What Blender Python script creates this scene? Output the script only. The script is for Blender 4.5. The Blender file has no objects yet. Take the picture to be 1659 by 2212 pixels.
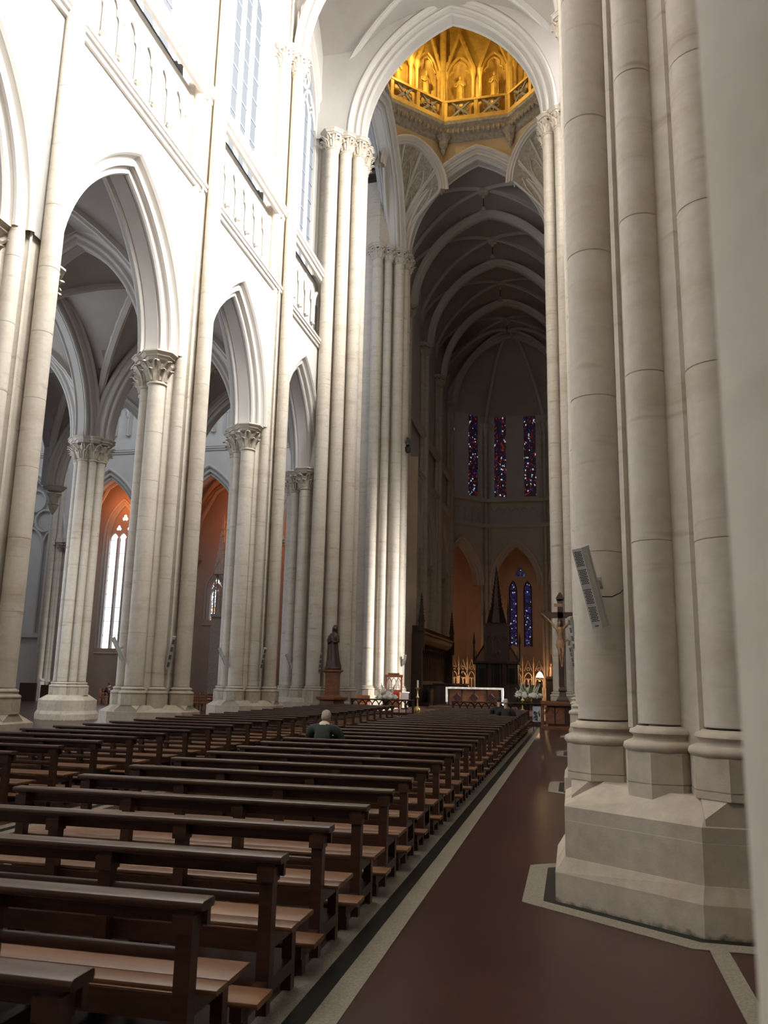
import bpy, math, random
from mathutils import Matrix, Vector
R=random.Random(7); PI=math.pi; C=bpy.context.scene.collection; SC=bpy.context.scene

# ---------------------------------------------------------------- camera, world, exposure
FX=1790.0
cam=bpy.data.cameras.new('camera'); co=bpy.data.objects.new('camera',cam); C.objects.link(co)
def _camera():
    F=Vector((1238-829.5,1478-1106,FX)).normalized(); r=math.radians(1.22)
    d=(math.sin(r),-math.cos(r)); k=-FX*FX/(d[0]*(1238-829.5)+d[1]*(1478-1106))
    U=Vector((k*d[0],k*d[1],FX)).normalized(); X=F.cross(U)
    if X.x<0: X=-X
    col=lambda i:Vector((X[i],F[i],U[i]))
    m=Matrix.Identity(4)
    for i,v in enumerate((col(0),-col(1),-col(2))):
        for j in range(3): m[j][i]=v[j]
    m[2][3]=1.75
    return m
co.matrix_world=_camera()
cam.sensor_fit='VERTICAL'; cam.sensor_height=36; cam.lens=FX/2212*36; cam.clip_start=.05; cam.clip_end=400
cam.dof.use_dof=True; cam.dof.focus_distance=9; cam.dof.aperture_fstop=cam.lens/7.0
SC.camera=co
SC.view_settings.view_transform='Standard'; SC.view_settings.look='None'
SC.view_settings.gamma=1; SC.view_settings.use_curve_mapping=False; SC.view_settings.exposure=0.0
w=bpy.data.worlds.new('world'); SC.world=w; w.use_nodes=True
w.node_tree.nodes['Background'].inputs[0].default_value=(.6,.72,.9,1); w.node_tree.nodes['Background'].inputs[1].default_value=.3
cy=SC.cycles; cy.max_bounces=7; cy.diffuse_bounces=5; cy.glossy_bounces=3; cy.transmission_bounces=2; cy.caustics_reflective=False; cy.caustics_refractive=False
cy.sample_clamp_indirect=6; cy.use_denoising=True
# strengths of the daylit window glass and the lamps
L_RIGHT=6.0; L_LEFT=.62; L_LEFT_NEAR=5.0; L_ROSE=3.9; L_TRANS=3.2; L_AISLE=9.0; L_SOUTH=5.0; L_CHAPEL=2.6
E_RIGHT=(3800,7200,7800,7200,4000,900)   # daylight thrown by each right clerestory window, west to east

def lamp(name,kind,loc,energy,color,size=.3,rot=None,spot=None):
    l=bpy.data.lights.new(name,kind); l.energy=energy; l.color=color
    if kind=='AREA':
        l.shape='RECTANGLE'; l.size,l.size_y=size; l.spread=spot
    else: l.shadow_soft_size=size
    if kind=='SPOT': l.spot_size=spot; l.spot_blend=.6
    o=bpy.data.objects.new(name,l); C.objects.link(o); o.location=loc
    if rot: o.rotation_euler=rot
    return o

# ---------------------------------------------------------------- materials
def mat(name,col,rough=.7,col2=None,scale=(3,3,3),mix=(.35,.65),bump=0,bscale=40,spec=.5,metal=0,emit=None,estr=0,detail=5,coord='pos',col3=None,scale3=(40,40,40),mix3=(.6,.7),coat=0):
    m=bpy.data.materials.new(name); m.use_nodes=True; nt=m.node_tree; N=nt.nodes; K=nt.links
    b=N['Principled BSDF']; b.inputs['Base Color'].default_value=(*col,1); b.inputs['Roughness'].default_value=rough
    b.inputs['Specular IOR Level'].default_value=spec; b.inputs['Metallic'].default_value=metal
    if coat: b.inputs['Coat Weight'].default_value=coat; b.inputs['Coat Roughness'].default_value=.12
    if emit: b.inputs['Emission Color'].default_value=(*emit,1); b.inputs['Emission Strength'].default_value=estr
    if col2 or bump or col3:
        if coord=='pos': src=N.new('ShaderNodeNewGeometry').outputs['Position']
        else: src=N.new('ShaderNodeTexCoord').outputs['Object']
        out=None
        def noise(sc,d):
            mp=N.new('ShaderNodeMapping'); mp.inputs['Scale'].default_value=sc; K.new(src,mp.inputs[0])
            n=N.new('ShaderNodeTexNoise'); n.inputs['Scale'].default_value=1; n.inputs['Detail'].default_value=d; n.inputs['Roughness'].default_value=.6
            K.new(mp.outputs[0],n.inputs['Vector']); return n.outputs['Fac']
        def ramp(f,a,bb,ca,cb,prev=None):
            mr=N.new('ShaderNodeMapRange'); mr.inputs[1].default_value=a; mr.inputs[2].default_value=bb; K.new(f,mr.inputs[0])
            mx=N.new('ShaderNodeMix'); mx.data_type='RGBA'; K.new(mr.outputs[0],mx.inputs[0])
            if prev is None: mx.inputs[6].default_value=(*ca,1)
            else: K.new(prev,mx.inputs[6])
            mx.inputs[7].default_value=(*cb,1); return mx.outputs[2]
        if col2: out=ramp(noise(scale,detail),mix[0],mix[1],col,col2)
        if col3: out=ramp(noise(scale3,2),mix3[0],mix3[1],col,col3,out)
        if out is not None: K.new(out,b.inputs['Base Color'])
        if bump:
            bp=N.new('ShaderNodeBump'); bp.inputs['Strength'].default_value=bump; bp.inputs['Distance'].default_value=.01
            K.new(noise((bscale,)*3,3),bp.inputs['Height']); K.new(bp.outputs[0],b.inputs['Normal'])
    return m
M={}
M['stone']=mat('limestone',(.555,.51,.445),.75,(.455,.40,.33),(.55,.55,2.6),(.5,.74),bump=.15,bscale=25,col3=(.34,.285,.22),scale3=(.9,.9,7),mix3=(.63,.80))
M['plinth']=mat('plinth_limestone',(.50,.45,.37),.8,(.40,.345,.275),(1.6,1.6,1.2),(.42,.7),bump=.2,bscale=60,col3=(.43,.35,.26),scale3=(4,4,.6),mix3=(.6,.75))
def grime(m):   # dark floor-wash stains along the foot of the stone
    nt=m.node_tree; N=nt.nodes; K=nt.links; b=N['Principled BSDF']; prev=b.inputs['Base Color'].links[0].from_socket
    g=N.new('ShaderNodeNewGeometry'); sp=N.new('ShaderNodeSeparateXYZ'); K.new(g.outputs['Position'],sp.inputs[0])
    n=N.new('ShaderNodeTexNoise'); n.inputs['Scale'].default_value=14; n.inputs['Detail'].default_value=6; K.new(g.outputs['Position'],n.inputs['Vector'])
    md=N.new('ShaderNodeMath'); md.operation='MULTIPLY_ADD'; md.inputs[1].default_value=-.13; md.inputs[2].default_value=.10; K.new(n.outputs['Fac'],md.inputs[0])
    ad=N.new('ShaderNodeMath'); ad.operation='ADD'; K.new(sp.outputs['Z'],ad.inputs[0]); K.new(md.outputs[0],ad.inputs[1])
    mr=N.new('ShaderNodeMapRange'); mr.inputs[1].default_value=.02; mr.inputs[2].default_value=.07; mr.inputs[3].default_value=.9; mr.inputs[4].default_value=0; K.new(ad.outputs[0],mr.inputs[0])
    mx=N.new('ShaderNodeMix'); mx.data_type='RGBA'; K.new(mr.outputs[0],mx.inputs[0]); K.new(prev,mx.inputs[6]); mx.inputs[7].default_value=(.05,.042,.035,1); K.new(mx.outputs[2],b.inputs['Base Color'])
grime(M['plinth'])
def mottle(m,scale,lo,hi):   # pitted, blotchy stone colour
    nt=m.node_tree; N=nt.nodes; K=nt.links; b=N['Principled BSDF']; prev=b.inputs['Base Color'].links[0].from_socket
    g=N.new('ShaderNodeNewGeometry'); n=N.new('ShaderNodeTexNoise'); n.inputs['Scale'].default_value=scale; n.inputs['Detail'].default_value=4; K.new(g.outputs['Position'],n.inputs['Vector'])
    mr=N.new('ShaderNodeMapRange'); mr.inputs[1].default_value=.35; mr.inputs[2].default_value=.65; mr.inputs[3].default_value=lo; mr.inputs[4].default_value=hi; K.new(n.outputs['Fac'],mr.inputs[0])
    mx=N.new('ShaderNodeMix'); mx.data_type='RGBA'; mx.blend_type='MULTIPLY'; mx.inputs[0].default_value=1; K.new(prev,mx.inputs[6]); K.new(mr.outputs[0],mx.inputs[7]); K.new(mx.outputs[2],b.inputs['Base Color'])
mottle(M['stone'],11,.945,1.035); mottle(M['plinth'],9,.9,1.05)
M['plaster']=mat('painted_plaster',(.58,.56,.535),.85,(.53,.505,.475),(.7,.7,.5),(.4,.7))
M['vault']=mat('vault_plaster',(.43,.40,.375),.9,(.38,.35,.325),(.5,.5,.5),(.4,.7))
M['carved']=mat('carved_stone',(.54,.49,.415),.8,(.40,.345,.28),(9,9,9),(.45,.7))
M['ochre']=mat('ochre_plaster',(.58,.455,.29),.85,(.50,.38,.23),(.8,.8,.8),(.4,.7))
M['gold']=mat('gilded_stone',(.72,.47,.12),.5,(.55,.33,.07),(2.5,2.5,2.5),(.4,.7),metal=.35)
M['greystone']=mat('weathered_grey_stone',(.40,.36,.30),.85,(.26,.23,.2),(5,5,5),(.4,.65))
M['floor']=mat('brown_terrazzo',(.048,.020,.0145),.28,(.034,.0155,.0125),(.6,.6,.6),(.35,.7),spec=.28,col3=(.10,.055,.04),scale3=(95,95,95),mix3=(.68,.74))
M['granite']=mat('pale_granite',(.28,.255,.205),.45,(.18,.165,.135),(60,60,60),(.4,.6),col3=(.12,.11,.1),scale3=(140,140,140),mix3=(.62,.68))
M['black']=mat('black_granite',(.010,.011,.010),.4,(.02,.02,.019),(50,50,50),(.5,.7),spec=.15)
M['wood']=mat('dark_stained_wood',(.052,.023,.013),.36,(.034,.015,.009),(2.5,25,25),(.4,.65),spec=.5,bump=.05,bscale=60)
M['seat']=mat('worn_orange_wood',(.175,.080,.036),.40,(.12,.052,.024),(1.5,22,22),(.35,.7),spec=.5,col3=(.235,.115,.055),scale3=(1.1,3,3),mix3=(.5,.75))
M['carvedwood']=mat('carved_dark_oak',(.040,.016,.010),.55,(.024,.010,.007),(4,4,12),(.4,.65))
M['redwood']=mat('red_brown_wood',(.22,.085,.04),.5,(.15,.055,.028),(3,3,14),(.4,.65))
M['bronze']=mat('dark_wooden_figure',(.065,.027,.019),.42,(.042,.018,.014),(5,5,5),(.4,.65))
M['corpus']=mat('painted_wood_figure',(.36,.21,.115),.42,(.25,.14,.07),(9,9,9),(.4,.65))
M['white']=mat('white_linen',(.86,.85,.83),.9)
M['brass']=mat('polished_brass',(.72,.55,.22),.28,metal=.9)
M['grey']=mat('grey_painted_metal',(.42,.42,.40),.55)
M['mesh']=mat('dark_grey_mesh',(.10,.10,.10),.7)
M['hole']=mat('black_mesh',(.012,.012,.012),.8)
M['red']=mat('red_velvet',(.45,.03,.035),.9)
M['iron']=mat('dark_iron',(.03,.03,.035),.5,metal=.5)
M['bar']=mat('lead_bars',(.30,.36,.45),.6)
M['leaf']=mat('green_leaves',(.10,.17,.05),.6,(.20,.26,.09),(20,20,20),(.4,.6))
M['petal']=mat('white_petals',(.84,.83,.76),.8)
M['skin']=mat('skin',(.42,.25,.18),.6)
def glass(name,col,s): return mat(name,(.02,.02,.02),1,emit=col,estr=s,spec=0)
M['g_right']=glass('sunlit_window_glass',(1,.965,.91),L_RIGHT)
M['g_left']=glass('shaded_window_glass',(.80,.87,.97),L_LEFT)
M['g_left_near']=glass('boosted_window_glass',(.90,.93,1),L_LEFT_NEAR)  # unseen near bays of the left wall, glow boosted to brighten the right pier
M['g_rose']=glass('rose_window_glass',(1,.87,.70),L_ROSE)
M['g_aisle']=glass('aisle_window_glass',(.84,.91,1),L_AISLE)
M['g_trans']=glass('north_window_glass',(.78,.87,1),L_TRANS)
M['g_south']=glass('south_window_glass',(1,.95,.87),L_SOUTH)
M['g_chapel']=glass('bright_chapel_glass',(.95,.97,1),L_CHAPEL)
def stained(name,cols,s,scale):
    m=bpy.data.materials.new(name); m.use_nodes=True; nt=m.node_tree; N=nt.nodes; K=nt.links
    b=N['Principled BSDF']; b.inputs['Base Color'].default_value=(.01,.01,.01,1)
    g=N.new('ShaderNodeNewGeometry'); mp=N.new('ShaderNodeMapping'); mp.inputs['Scale'].default_value=scale; K.new(g.outputs['Position'],mp.inputs[0])
    v=N.new('ShaderNodeTexVoronoi'); v.inputs['Scale'].default_value=1; K.new(mp.outputs[0],v.inputs['Vector'])
    ed=N.new('ShaderNodeTexVoronoi'); ed.feature='DISTANCE_TO_EDGE'; ed.inputs['Scale'].default_value=1; K.new(mp.outputs[0],ed.inputs['Vector'])
    sep=N.new('ShaderNodeSeparateColor'); K.new(v.outputs['Color'],sep.inputs[0])
    cr=N.new('ShaderNodeValToRGB'); cr.color_ramp.interpolation='CONSTANT'; els=cr.color_ramp.elements
    for i,c in enumerate(cols):
        e=els[i] if i<2 else els.new(.5)
        e.position=i/len(cols); e.color=(*c,1)
    K.new(sep.outputs[0],cr.inputs[0])
    gt=N.new('ShaderNodeMath'); gt.operation='GREATER_THAN'; gt.inputs[1].default_value=.07; K.new(ed.outputs['Distance'],gt.inputs[0])
    ml=N.new('ShaderNodeMath'); ml.operation='MULTIPLY'; ml.inputs[1].default_value=s; K.new(gt.outputs[0],ml.inputs[0])
    K.new(cr.outputs[0],b.inputs['Emission Color']); K.new(ml.outputs[0],b.inputs['Emission Strength'])
    return m
bl=(.025,.03,.22); db=(.012,.012,.09); rd=(.20,.012,.010); wh=(.55,.6,.62); am=(.5,.2,.04); dk=(.012,.006,.012); gn=(.03,.1,.07)
M['st_apse']=stained('apse_stained_glass',[dk,rd,db,dk,wh,dk,db,rd,dk,am,dk,bl,gn,dk,wh,dk,dk],.75,(7.5,7.5,6))
M['st_blue']=stained('blue_stained_glass',[bl,db,dk,db,bl,wh,db,bl,dk,am,db,wh,rd,bl,db,dk],.8,(9,9,8))
M['st_amber']=stained('amber_stained_glass',[wh,am,wh,wh,am],2.2,(6,6,5))

# ---------------------------------------------------------------- mesh helpers
class MB:
    def __init__(s): s.v=[]; s.f=[]; s.T=None
    def P(s,p):
        p=Vector(p)
        if s.T is not None: p=s.T@p
        s.v.append(tuple(p)); return len(s.v)-1
    def F(s,*i): s.f.append(i)
    def box(s,c,d,rz=0,taper=1):
        a,b,h=d[0]/2,d[1]/2,d[2]/2; cs,sn=math.cos(rz),math.sin(rz); k=[]
        for z,t in ((-h,1),(h,taper)):
            for x,y in ((-a,-b),(a,-b),(a,b),(-a,b)):
                x*=t; y*=t
                k.append(s.P((c[0]+x*cs-y*sn,c[1]+x*sn+y*cs,c[2]+z)))
        for q in ((3,2,1,0),(4,5,6,7),(0,1,5,4),(1,2,6,5),(2,3,7,6),(3,0,4,7)): s.F(*[k[i] for i in q])
    def bar(s,a,b,w,d=None,up=(0,0,1)):
        a=Vector(a); b=Vector(b); t=(b-a).normalized(); u=Vector(up)
        if abs(t.dot(u))>.98: u=Vector((0,1,0))
        x=t.cross(u).normalized()*w/2; y=x.cross(t).normalized()*(d or w)/2; k=[]
        for p in (a,b):
            for q in (-x-y,x-y,x+y,-x+y): k.append(s.P(p+q))
        for q in ((0,1,2,3),(7,6,5,4),(1,0,4,5),(2,1,5,6),(3,2,6,7),(0,3,7,4)): s.F(*[k[i] for i in q])
    def lathe(s,prof,c=(0,0),n=16,a0=0,a1=2*PI,cap=True):
        full=abs(a1-a0-2*PI)<1e-6; m=n if full else n+1; rows=[]
        for r,z in prof: rows.append([s.P((c[0]+r*math.cos(a0+(a1-a0)*i/n),c[1]+r*math.sin(a0+(a1-a0)*i/n),z)) for i in range(m)])
        for A,B in zip(rows,rows[1:]):
            for i in range(n): j=(i+1)%m; s.F(A[i],A[j],B[j],B[i])
        if cap and full: s.F(*rows[0][::-1]); s.F(*rows[-1])
    def prism(s,poly,z0,z1,poly1=None):
        a=[s.P((x,y,z0)) for x,y in poly]; b=[s.P((x,y,z1)) for x,y in (poly1 or poly)]; n=len(a)
        for i in range(n): j=(i+1)%n; s.F(a[i],a[j],b[j],b[i])
        s.F(*a[::-1]); s.F(*b)
    def loft(s,rings,cap=True,closed=True):
        rows=[[s.P(p) for p in r] for r in rings]; n=len(rows[0])
        for A,B in zip(rows,rows[1:]):
            for i in range(n if closed else n-1): j=(i+1)%n; s.F(A[i],A[j],B[j],B[i])
        if cap: s.F(*rows[0][::-1]); s.F(*rows[-1])
    def tube(s,path,r,n=6,cap=True,radii=None):
        path=[Vector(p) for p in path]; rings=[]; up=None
        for i,p in enumerate(path):
            t=(path[min(i+1,len(path)-1)]-path[max(i-1,0)]).normalized()
            if up is None: up=Vector((0,0,1)) if abs(t.z)<.9 else Vector((1,0,0))
            x=t.cross(up).normalized(); y=x.cross(t).normalized(); up=y
            rr=radii[i] if radii else r
            rings.append([p+rr*(math.cos(2*PI*k/n)*x+math.sin(2*PI*k/n)*y) for k in range(n)])
        s.loft(rings,cap)
    def sheet(s,rows):
        r=[[s.P(p) for p in q] for q in rows]
        for A,B in zip(r,r[1:]):
            for i in range(len(A)-1): s.F(A[i],A[i+1],B[i+1],B[i])
    def mesh(s,name,m,smooth=False):
        me=bpy.data.meshes.new(name); me.from_pydata(s.v,[],s.f); me.materials.append(M[m] if isinstance(m,str) else m)
        if smooth:
            me.shade_smooth()
            try: me.set_sharp_from_angle(angle=math.radians(smooth if smooth is not True else 42))
            except Exception: pass
        return me
    def build(s,name,m,parent=None,smooth=False): return obj(name,s.mesh(name,m,smooth),parent)
def obj(name,me,parent=None,loc=None,rz=None,sc=None):
    o=bpy.data.objects.new(name,me); C.objects.link(o)
    if parent: o.parent=parent
    if loc: o.location=loc
    if rz is not None: o.rotation_euler=(0,0,rz) if not isinstance(rz,tuple) else rz
    if sc: o.scale=sc
    return o
def tag(o,label,cat,group=None):
    o['label']=label; o['category']=cat
    if group: o['group']=group
    return o
def thing(name,label,cat,loc=(0,0,0),rz=0,group=None): return tag(obj(name,None,None,loc,rz),label,cat,group)
def setting(name,loc=(0,0,0),rz=0,label=None):
    o=obj(name,None,None,loc,rz); o['kind']='structure'
    if label: o['label']=label
    return o
def copy_tree(o,parent=None):
    c=o.copy(); C.objects.link(c)
    if parent: c.parent=parent
    for ch in list(o.children): copy_tree(ch,c)
    return c
def stuff(o): o['kind']='stuff'; return o
def ngon(r,n,a=0,c=(0,0)): return [(c[0]+r*math.cos(a+2*PI*i/n),c[1]+r*math.sin(a+2*PI*i/n)) for i in range(n)]

# pointed arches: half span s, rise h
def parc(s,h,o,n,full=True):
    Rr=(s*s+h*h)/(2*s); c=Rr-s; q=Rr+o; t1=math.acos(max(-1,min(1,c/q)))
    L=[(c-q*math.cos(t1*i/n),q*math.sin(t1*i/n)) for i in range(n+1)]
    return L+[(-x,z) for x,z in L[-2::-1]] if full else L
def prise(s,h,t): Rr=(s*s+h*h)/(2*s); c=Rr-s; return math.sqrt(max(0,Rr*Rr-(c+t*s)**2))
def arch_mold(mb,T,s,h,prof,n=14):
    rows=[[T(x,d,z) for x,z in parc(s,h,o,n)] for o,d in prof]
    mb.sheet(rows)
def spandrel(mb,T,s,h,o,W,zt,n=14,d=0,zb=0):
    L=parc(s,h,o,n); x0=-s-o
    for a,b in zip(L,L[1:]): mb.sheet([[T(a[0],d,a[1]),T(b[0],d,b[1])],[T(a[0],d,zt),T(b[0],d,zt)]])
    for x1,x2 in ((-W,x0),(-x0,W)):
        if abs(x2-x1)>1e-4: mb.sheet([[T(x1,d,zb),T(x2,d,zb)],[T(x1,d,zt),T(x2,d,zt)]])
HALF=[(0,0),(0,.20),(.03,.23),(.0,.27),(-.03,.32),(.0,.38),(.05,.40),(.10,.37),(.17,.38),(.19,.43),(.16,.48),(.17,.54),(.23,.58),(.29,.56),(.33,.52),(.39,.55),(.42,.61),(.42,.68),(.47,.75),(.53,.77),(.58,.73),(.62,.70)]
PROF=[(o,-d) for o,d in HALF[:0:-1]]+HALF
TX=lambda x,d,z:(d,x,z)     # arch lying along y, facing +x
TY=lambda x,d,z:(x,-d,z)    # arch lying along x, facing -y

# ---------------------------------------------------------------- layout
BAY=7.25; XR,XL,XC=1.35,-12.1,-5.25; YK=[8.05+BAY*k for k in range(-2,4)]   # piers k=-2..3
Y0,Y1=36.2,48.3; SPR=28.3; CAP=11.25
# floor, strips
b=MB(); b.sheet([[(-60,-16,0),(30,-16,0)],[(-60,96,0),(30,96,0)]]); fl=b.build('floor','floor'); fl['kind']='structure'; fl['label']='polished dark brown terrazzo floor'
tn=[0]
def strip(m,x0,x1,y0,y1,z=.004,label=None):
    tn[0]+=1; b=MB(); b.box(((x0+x1)/2,(y0+y1)/2,z/2+.0005),(x1-x0,y1-y0,z)); o=b.build('trim_%d'%tn[0],m); o['kind']='structure'
    if label: o['label']=label
for a,c,m,l in ((-1.39,-1.235,'granite','pale granite strip along the side aisle'),(-1.51,-1.39,'black','black granite strip under the bench ends'),(-1.66,-1.51,'granite','pale granite strip beneath the bench feet')): strip(m,a,c,-10,35.6,label=l)
for sx in (1,-1):
    for a,c,m in ((-.86,-.72,'granite'),(-.72,-.6,'black'),(-.6,-.46,'granite')):
        xs=sorted((-5.66+sx*a*1.0-(0 if sx>0 else 0),-5.66+sx*c)); strip(m,xs[0],xs[1],-10,34)
strip('granite',.86,.985,1.5,6.62,label='pale granite strip running from the near pier towards the camera')
strip('black',-9.95,-9.8,-10,34); strip('granite',-10.2,-9.95,-10,34)

# ---------------------------------------------------------------- piers
def bell(mb,c,r,z0,z1,n=16):
    H=z1-z0
    mb.lathe([(r+.005,z0),(r+.05,z0+.03),(r+.05,z0+.07),(r+.01,z0+.1),(r+.01,z0+H*.3),(r+.05,z0+H*.55),(r+.16,z0+H*.76)],c,n,cap=False)
def foliage(mb,c,r,z0,H,n=9):
    for tier,(f0,f1,out) in enumerate(((.08,.5,.10),(.36,.80,.17))):
        for i in range(n):
            a=2*PI*(i+.5*tier)/n+R.uniform(-.08,.08); za=z0+H*f0; zb=z0+H*f1; wd=(r+.08)*PI/n*.95; rows=[]
            for t,k,o in ((0,.55,0.02),(.4,1,.05),(.75,1.1,out),(1,.8,out+.11),(.9,.45,out+.16)):
                zz=za+(zb-za)*t; rr=r+o
                ca,sa=math.cos(a),math.sin(a)
                rows.append([(c[0]+(rr+dr)*ca-k*wd*e*sa,c[1]+(rr+dr)*sa+k*wd*e*ca,zz-abs(e)*.03) for e,dr in ((-1,-.03),(-.45,.035),(0,-.005),(.45,.035),(1,-.03))])
            mb.sheet(rows)
def abacus(mb,c,r,z0,z1,n=8):
    q=(z1-z0)
    for a,bq,e0,e1 in ((0,.35,.12,.17),(.35,.5,.23,.23),(.5,.8,.23,.31),(.8,1,.34,.34)):
        mb.prism(ngon(r+e0,n,PI/n,c),z0+q*a,z0+q*bq,ngon(r+e1,n,PI/n,c))
TOR=[(.085,1.225),(.115,1.232),(.130,1.26),(.122,1.292),(.085,1.31),(.055,1.32),(.045,1.345),(.055,1.358),(.078,1.372),(.072,1.398),(.035,1.41),(.010,1.43)]
DRUM={}
def drum_mesh(r,h,n):
    k=(round(r,3),round(h,3),n)
    if k not in DRUM:
        b=MB(); b.lathe([(r-.009,0),(r,.007),(r,h-.007),(r-.009,h)],(0,0),n,cap=False); DRUM[k]=b.mesh('drum','stone',True)
    return DRUM[k]
def shaft(pier,c,r,z0,z1,n=20,hh=1.55,joint=True,off=0):
    if not joint:
        b=MB(); b.lathe([(r,z0),(r,z1)],c,n,cap=False); return b.build('shaft','stone',pier,True)
    k=max(1,round((z1-z0)/hh)); h=(z1-z0)/k
    for i in range(k): obj('drum',drum_mesh(r,h,n),pier,(c[0],c[1],z0+i*h),R.choice((0,.7,1.9)))
SHARED={}
PLN=[(1.53,-.60),(1.53,.60),(.48,1.35),(-.48,1.35),(-1.22,.60),(-1.22,-.60),(-.48,-1.35),(.48,-1.35)]
def pier(label,x,y,side,detail=2,high=True,name='pier',shafts=None,core=None,plinth=None,group=None,ht=None):
    """side=+1: nave lies towards +x of this pier.  shafts: (u,v,r,top,capital) in local coords"""
    t=thing(name,label,'pier',(x,y,0),0,group)
    sf=shafts or [(1.08,0,.23,SPR,'high'),(.645,.63,.18,SPR,'high'),(.645,-.63,.18,SPR,'high'),(.10,-.97,.255,CAP,'low'),(.10,.97,.255,CAP,'low'),(-.38,-.74,.17,CAP,'low'),(-.38,.74,.17,CAP,'low'),(-.74,0,.24,CAP,'low')]
    cp=core or [(.80,-.36),(.80,.36),(.38,.88),(-.30,.82),(-.68,.30),(-.68,-.30),(-.30,-.82),(.38,-.88)]
    pl=plinth or PLN
    S=lambda p:(p[0]*side,p[1])
    fix=lambda poly:[S(p) for p in poly] if side>0 else [S(p) for p in poly][::-1]
    sc=lambda poly,k:[(px*(1-k/abs(px)) if abs(px)>.7 else px*(1-k*.5),py*(1-k*.5/abs(py)) if abs(py)>1 else py*(1-k*.5)) for px,py in poly]
    pl=fix(pl); key=('pl',tuple(pl))
    if key not in SHARED:
        b=MB(); b.prism(pl,0,.225); b.prism(pl,.225,.345,sc(pl,.075)); SHARED[key]=[b.mesh('plinth_course','plinth')]
        p2=sc(pl,.085)
        b=MB(); b.prism(p2,.345,.633); SHARED[key].append(b.mesh('plinth_course','plinth')); b=MB(); b.prism(sc(p2,.003),.633,.640); SHARED[key].append(b.mesh('mortar_joint','plaster'))
        b=MB(); b.prism(p2,.64,.745); b.prism(p2,.745,.93,sc(pl,.42)); SHARED[key].append(b.mesh('plinth_course','plinth'))
    for me in SHARED[key]: obj(me.name.split('.')[0],me,t)
    zt=ht or (34.5 if high else CAP+1)
    b=MB(); b.prism(fix(cp),.7,zt); b.build('core','stone',t)
    if shafts is None and detail:
        b=MB()
        for v in (-.415,.415): b.box((.86*side,v*1.03,(zt+1.4)/2),(.05,.05,zt-1.4),PI/4)
        b.build('fillet','stone',t)
    for u,v,r,top,kind in sf:
        c=S((u,v)); n=24 if detail>1 else 14
        key=('base',r,detail)
        if key not in SHARED:
            b=MB(); b.lathe([(r+e,z) for e,z in TOR],(0,0),n*2 if detail>1 else n,cap=False); m1=b.mesh('base_moulding','plinth',60)
            q=ngon((r+.105)/math.cos(PI/8),8,PI/8); qj=ngon((r+.098)/math.cos(PI/8),8,PI/8); b=MB(); b.prism(q,.55,.985); b.prism(qj,.985,.992); b.prism(q,.992,1.23); mo=b.mesh('pedestal','plinth')
            a=r+.075; s4=[(a,a*.42),(a*.42,a),(-a*.42,a),(-a,a*.42),(-a,-a*.42),(-a*.42,-a),(a*.42,-a),(a,-a*.42)]; s5=[(a,a),(a,a),(-a,a),(-a,a),(-a,-a),(-a,-a),(a,-a),(a,-a)]
            b=MB(); b.prism([(a,-a),(a,a),(-a,a),(-a,-a)],.55,.80); b.loft([[(x_,y_,.80) for x_,y_ in s5],[(x_,y_,.95) for x_,y_ in s4]]); b.prism(q,.93,.985); b.prism(qj,.985,.992); b.prism(q,.992,1.23)
            SHARED[key]=(m1,mo,b.mesh('pedestal','plinth'))
        obj('base_moulding',SHARED[key][0],t,(c[0],c[1],0)); obj('pedestal',SHARED[key][2 if (abs(u)<.2 or abs(v)<.2) else 1],t,(c[0],c[1],0))
        ch=1.0
        if detail: shaft(t,c,r,1.44,top-ch,n)
        else: shaft(t,c,r,1.44,top-ch,12,joint=False)
    for kind in ('high','low'):
        g=[(S((u,v)),r,top) for u,v,r,top,k in sf if k==kind]
        if not g: continue
        key=('cap',kind,side,tuple(g))
        if key not in SHARED:
            top=g[0][2]; b=MB(); f=MB(); a=MB()
            for c,r,_ in g: bell(b,c,r,top-1.0,top-.2); foliage(f,c,r,top-.93,.78,8 if detail<2 else 9); abacus(a,c,r,top-.24,top)
            SHARED[key]=(b.mesh('bell','carved',True),f.mesh('carved_leaves','carved',True),a.mesh('abacus','stone'))
        m=SHARED[key]
        cpo=obj('capital',m[0],t); stuff(obj('carved_leaves',m[1],cpo)); obj('abacus',m[2],cpo)
    return t
def frame(x,y,side):
    pl=PLN
    def grow(k): return [(px+math.copysign(k if abs(px)>1 else k*.42,px),py+math.copysign(k if abs(py)>1 else k*.42,py)) for px,py in pl]
    for m,k0,k1,z in (('black',-.02,.10,.006),('granite',.10,.27,.005)):
        tn[0]+=1; b=MB(); A=grow(k0); B=grow(k1)
        b.loft([[(p[0]*side,p[1],.001) for p in B],[(p[0]*side,p[1],z) for p in B],[(p[0]*side,p[1],z) for p in A],[(p[0]*side,p[1],.001) for p in A]],cap=False)
        o=b.build('trim_%d'%tn[0],m); o.location=(x,y,0); o['kind']='structure'
RP={0:'stone pier behind the camera on the right',1:'clustered stone pier at the right edge, so near that it is blurred',2:'large beige clustered stone pier on the right with angled grey loudspeaker',3:'stone pier directly behind the large beige right pier, mostly hidden',4:'third pier of the right row, a sliver behind the second',5:'fourth pier of the right row, a sliver just before the crucifix table'}
LP={0:'left row pier behind the camera',1:'left row pier level with the camera',2:'left row pier outside the frame beside the near benches',3:'pale clustered pier at the left frame edge, nearest of the left row',4:'pale clustered pier on the left, second of the left row from the frame edge',5:'pale clustered pier on the left, third of the row, with the standing man before it'}
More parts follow.
